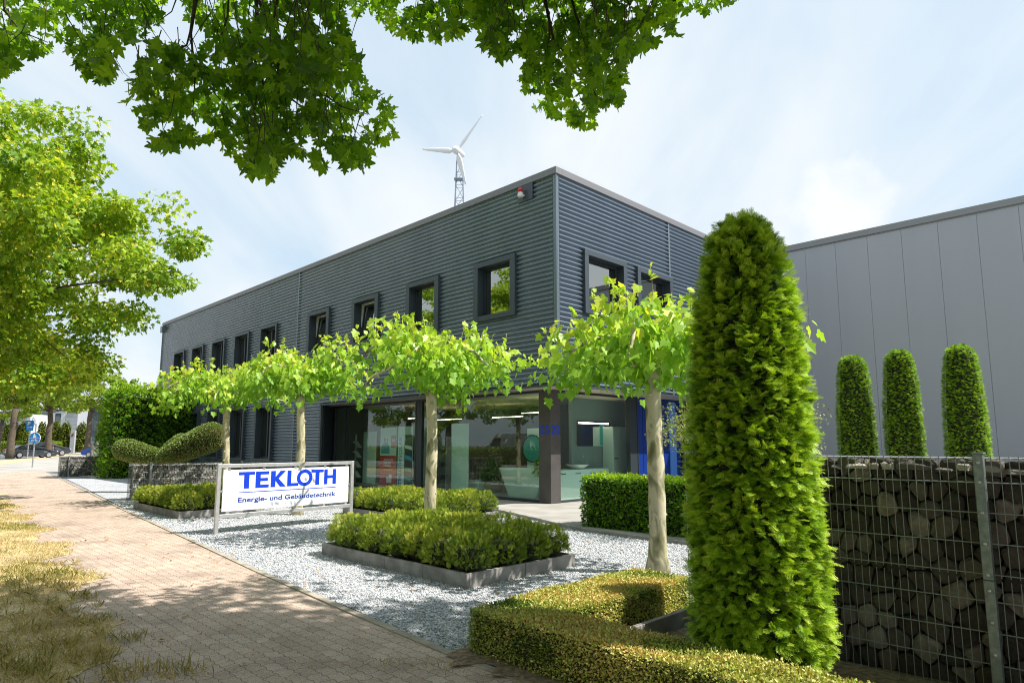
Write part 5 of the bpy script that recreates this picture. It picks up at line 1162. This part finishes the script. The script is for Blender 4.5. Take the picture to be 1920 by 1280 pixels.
g = gp(96, 855); t = empty('warning_board', tuple(g), 0, 'red and white striped warning board standing by the far drive', 'warning board'); a_ = at(93.5, 836, g[1])-g; b_ = at(100.5, 836, g[1])-g
wd_ = b_[0]-a_[0]; MB().box(a_[0], b_[0], 0, .05, .12, a_[2]).build('board', M['white'], t); mb = MB()
for k in range(3):
    z = .3+k*(a_[2]-.3)/3; s = wd_*.9; mb.prism([(a_[0], z), (b_[0], z+s*.6), (b_[0], z+s*.6+.25), (a_[0], z+.25)], (-.006, 0), lambda a, b, e: (a, e, b))
mb.build('stripes', M['red'], t); MB().box(a_[0]-.1, b_[0]+.1, -.3, .3, 0, .12).build('foot', M['rubber'], t)
# far hedge, cypresses, buildings
hA, hB = at(94, 846, 132), at(164, 846, 150)
boxhedge('far_hedge', [(0, 1, 0, 1, 1)], 1, 'x', 1, .1, OVAL_S, 'hedge') if False else None
def wall_hedge(p0, p1, h_, w_, label, n, size, mt, seed):
    d = np.array(p1)-np.array(p0); d[2] = 0; L__ = np.linalg.norm(d); t = empty('clipped_hedge', (p0[0], p0[1], 0), atan2(d[1], d[0]), label, 'hedge'); rs = np.random.RandomState(seed)
    MB().box(0, L__, .1, w_-.1, 0, h_-.1).build('inner_growth', M['hedge'] if False else M['bcore'], t); q = rs.rand(n); f = rs.rand(n) < .7
    pos = np.c_[rs.rand(n)*L__, np.where(f, rs.normal(size=n)*.05, rs.rand(n)*w_), np.where(f, rs.rand(n)*h_, h_+rs.normal(size=n)*.05)]
    leafobj('foliage', pos, rdir(n, .5), rdir(n), size, OVAL_S, rs.rand(n), M[mt], t)
wall_hedge(hA*[1, 1, 0], hB*[1, 1, 0], 2.1, 1.2, 'long clipped yellow green hedge in front of the far buildings', 5000, .35, 'far', 3)
wall_hedge(at(2, 850, 115)*[1, 1, 0], at(42, 850, 112)*[1, 1, 0], 2.0, 1.2, 'short clipped hedge beyond the leaning far maple', 3500, .33, 'far', 4)
for i, (px, wpx, top, lab) in enumerate(((11, 9, 794, 'leftmost far cypress cone beside the leaning trunk'), (31, 11, 797, 'far cypress just right of the leaning trunk'), (41.5, 12, 789, 'tall slim far cypress left of the parking sign'), (76, 12, 792, 'far cypress right of the round blue sign'),
                                         (102, 14, 791, 'far cypress with a ragged top right of the upright trunk'), (120, 16, 792, 'broad far cypress left of the grey stele'), (151, 19, 793, 'broad far cypress between the stele and the thin trunk'), (188, 14, 790, 'far cypress just beside the tall hornbeam hedge'))):
    d_ = 138.; g = at(px, 846, d_); hh = at(px, top, d_)[2]; r_ = wpx/2/1227*d_*1.04
    yew_column((g[0], g[1], 0), [(.1, r_*.85), (hh*.25, r_), (hh*.6, r_*.9), (hh*.85, r_*.6), (hh*.97, r_*.28), (hh, .1)], lab, 1500, .5, OVAL_S, 'thuja', 80+i, .94, .03, 'cypresses before the far buildings', 'far_cypress', .5, False)
M['farwall'] = noisy('far white cladding', (.60, .62, .64), (.66, .68, .70), .2, .6, 0); M['farglass'] = mat('far glazing', (.05, .09, .11), .15, 0, .8)
M['farroof'] = mat('far slatted wall', (.46, .48, .52), .5, .2)
def far_building(px0, px1, topz, D, label, mt, wins, slats=False, depth=14, dark=()):
    a, b = at(px0, 840, D), at(px1, 840, D); w_ = b[0]-a[0]; t = empty('far_building', (a[0], a[1], 0), 0, label, 'building', 'buildings at the far end of the street')
    wl = MB().box(0, w_, 0, depth, 0, topz).build('wall', M[mt], t)
    if slats:
        mb = MB()
        for i in range(int(topz/.35)): mb.box(0, w_, -.06, 0, .35*i+.05, .35*i+.3)
        mb.build('slatted_cladding', M['farroof'], t)
    MB().box(-.2, w_+.2, -.3, depth, topz, topz+.35).build('parapet', M['trim'], t)
    for (x0, x1, z0, z1) in wins:
        f_ = MB().box(x0*w_, x1*w_, -.08, -.005, z0, z1).build('window', M['trim'], t); k = max(1, int((x1-x0)*w_/1.3)); s = ((x1-x0)*w_-.15)/k; mb = MB()
        for i in range(k): mb.box(x0*w_+.15+s*i, x0*w_+s*(i+1), -.10, -.08, z0+.15, z1-.15)
        mb.build('pane', M['farglass'], f_)
far_building(-60, 52, 9.5, 165, 'long white building beyond the cypresses at the left edge', 'farwall', [(.1, .35, 5, 7.2), (.45, .8, 5, 7.2), (.1, .8, 1, 3.2)])
far_building(53, 118, 10.5, 172, 'pale building with tall windows in the middle distance', 'farwall', [(.20, .38, 6.2, 9.8), (.45, .62, 6.2, 9.8), (.70, .86, 6.2, 9.8), (.1, .9, 1, 3.4)])
far_building(119, 141, 10.8, 170, 'grey building with horizontal slats behind the stele', 'farroof', [], True)
far_building(142, 262, 12, 176, 'dark glazed building behind the thin far maple', 'trim', [(.06, .3, 1, 4.2), (.02, .95, 5.2, 8.2), (.35, .9, 1, 4.2)])
g = at(133.5, 846, 128); t = empty('stele', (g[0], g[1], 0), 0, 'grey information stele with a small black and red emblem', 'stele'); w_ = 4.2/1227*128; hh = at(133, 807, 128)[2]
MB().box(-w_, w_, 0, .4, 0, hh).build('slab', mat('stele grey', (.42, .42, .43), .5, .3), t, bevel=.03); MB().box(-w_*.45, 0, -.03, -.004, hh*.72, hh*.85).build('emblem', M['black'], t); MB().box(.03, w_*.5, -.03, -.004, hh*.76, hh*.90).build('emblem', M['red'], t)
wall_hedge(P(-11.5, -6), P(-11.5, 62), 1.3, 1.2, 'low hedge along the far side of the street, mirrored in the glass', 9000, .22, 'far', 6)
# things across the street, seen only mirrored in the glass
t = empty('delivery_van', (-41, 19.3, 0), pi/2+TH, 'white delivery van parked across the street, mirrored in the shop window', 'van')
prof = [(-2.9, .4), (-2.95, 2.5), (-2.8, 2.62), (1.0, 2.62), (1.3, 2.5), (1.95, 1.62), (2.75, 1.35), (2.95, .9), (2.95, .45), (2.7, .35), (-2.8, .35)]
mb = MB(); k = len(prof)
for ys in (-1, 1): mb.v += [(x, ys*(1.0 if z < 1.4 else 1.0-.1*(z-1.4)), z) for x, z in prof]
mb.f.append(tuple(range(k))); mb.f.append(tuple(range(2*k-1, k-1, -1))); mb.f += [(i, (i+1) % k, k+(i+1) % k, k+i) for i in range(k)]; mb.build('body', M['white'], t, bevel=.05)
MB().add([(1.37, -.82, 2.42), (1.37, .82, 2.42), (1.97, .9, 1.64), (1.97, -.9, 1.64)], [(0, 1, 2, 3)]).build('windscreen', M['carglass'], t)
for ys in (-1, 1):
    MB().add([(.45, ys*1.0, 1.5), (1.75, ys*1.0, 1.5), (1.25, ys*.93, 2.25), (.45, ys*.93, 2.25)], [(0, 1, 2, 3)]).build('side_window', M['carglass'], t, fix=False)
    for xw in (-1.9, 1.9): MB().lathe([(.2, -.12), (.36, -.12), (.36, .12), (.2, .12)], (xw, ys*.9, .36), 18, Matrix.Rotation(pi/2, 3, 'X')).build('wheel', M['rubber'], t)
t = empty('white_warehouse', P(-52, -10), TH, 'low white warehouse across the street, mirrored in the glass', 'building'); MB().box(-8, 0, 14, 40, 0, 6.5).build('wall', M['farwall'], t)
mb = MB()
for i in range(3): mb.box(0, .06, 17+7*i, 20.5+7*i, 2.5, 4.3)
mb.build('window_band', M['farglass'], t)

# ------------------------------------------------------------------ grass, litter
n = 90000; gu = -1.2+26*NR.rand(n)**1.6; ev = np.array([edge_v(x) for x in gu])+.20*np.sin(gu*2.1)+.12*np.sin(gu*5.3+1); gv_ = ev-NR.exponential(1.0, n)*1.3+.03*NR.normal(size=n)
k = (gv_ > -2.4); gu, gv_ = gu[k], gv_[k]
dens = np.sin(gu*1.7+gv_*2.3)+np.sin(gu*3.9-gv_*3.1+1)+.8*np.sin(gv_*7+gu*5)
k = dens+1.6*NR.rand(len(gu)) > -.5; gu, gv_, dens = gu[k], gv_[k], dens[k]; n = len(gu)
pos = gu[:, None]*U+gv_[:, None]*V+np.array([0, 0, .008]); green = np.sin(gu*.9+gv_*1.3+2)+.7*np.sin(gu*2.3-gv_*1.9)
tint = np.clip(.66-.20*green+.16*NR.normal(size=n), 0, 1); hh = NR.uniform(.02, .055, n)*(1+.35*(green > .5))
BL = (np.array([(-.05, 0, 0), (.05, 0, 0), (.035, .6, .12), (0, 1, .4), (-.035, .6, .12)]), [np.array([(0, 1, 2, 3, 4)])])
tip = rdir(n, 1.2); tip[:, 2] = abs(tip[:, 2])+.25
o = leafobj('grass', pos, tip, rdir(n), hh, BL, tint, M['grass']); tag(o, kind='stuff')
n = 9000; bu_ = NR.uniform(2.5, 11, n); bv_ = np.interp(bu_, [-8, 0, 5.8, 8.5, 12.6, 21.9], [.6, 1.1, 1.42, 1.9, 2.4, 3.05])-NR.exponential(.9, n)+.1; cl = np.sin(bu_*6+bv_*9)*np.sin(bv_*7-bu_*4); kk = cl > .1; bu_, bv_ = bu_[kk], bv_[kk]; n = len(bu_)
dd_ = rdir(n, .9); dd_[:, 2] = abs(dd_[:, 2])+.15
o = leafobj('grass_stalks', bu_[:, None]*U+bv_[:, None]*V+np.array([0, 0, .008]), dd_, rdir(n), NR.uniform(.05, .12, n), (BL[0]*[.5, 1, 1], BL[1]), np.clip(.6+.25*NR.normal(size=n), 0, 1), M['grass']); tag(o, kind='stuff')
# taller seeding tufts along the path edge and bottom of the frame
A, T, S_, C_ = [], [], [], []
for (px, py, m_, h_) in ((100, 1225, 40, .16), (110, 1235, 30, .18), (70, 1245, 30, .16), (285, 1265, 34, .22), (300, 1270, 24, .24), (345, 1262, 50, .18), (352, 1268, 30, .16), (230, 1202, 110, .15), (245, 1200, 60, .13), (195, 1162, 90, .14), (160, 1075, 80, .12), (120, 1075, 60, .12), (105, 1045, 50, .1), (290, 1213, 30, .08), (238, 1270, 60, .2), (20, 1255, 90, .16), (60, 1265, 70, .18), (735, 1245, 60, .09), (815, 1250, 60, .08), (855, 1262, 40, .08), (490, 1098, 20, .05), (520, 1108, 14, .05)):
    c = gp(px, py); A.append(np.c_[c[0]+NR.normal(size=m_)*.10, c[1]+NR.normal(size=m_)*.07, np.full(m_, .005)]); T.append(rdir(m_, 2.2)); S_.append(NR.uniform(.4, 1.0, m_)*h_*.75); C_.append(np.clip(.42+.22*NR.normal(size=m_)+(.25 if h_ > .19 else 0), 0, 1))
A, T, S_, C_ = [np.concatenate(x) for x in (A, T, S_, C_)]
BL2 = (np.array([(-.012, 0, 0), (.012, 0, 0), (.014, .5, .05), (0, 1, .22), (-.014, .5, .05)]), BL[1])
o = leafobj('grass_tufts', A, T, rdir(len(A)), S_, BL2, C_, M['grass']); tag(o, kind='stuff')
n = 900; a = NR.uniform(1.3, 4.3, n); b = NR.uniform(2.2, 15, n); px_ = np.round(a/.115)*.115; pos = b[:, None]*U+px_[:, None]*V+np.array([0, 0, .006])+rdir(n)*[.03, .03, 0]
o = leafobj('paver_weeds', pos, rdir(n, 1.5), rdir(n), NR.uniform(.012, .035, n), BL, np.clip(.25+.25*NR.rand(n), 0, 1), M['grass']); tag(o, kind='stuff')
n = 420; a = NR.uniform(1.5, 9, n); b = NR.uniform(3, 14, n); pos = b[:, None]*U+a[:, None]*V+np.array([0, 0, .02])
o = leafobj('fallen_leaves', pos, rdir(n)*[1, 1, .15], rdir(n, 2.5), NR.uniform(.02, .045, n), MAPLE_S, NR.rand(n), M['litter']); tag(o, kind='stuff')
print('objects', len(bpy.data.objects), 'polys', sum(len(o.data.polygons) for o in bpy.data.objects if o.type == 'MESH'))
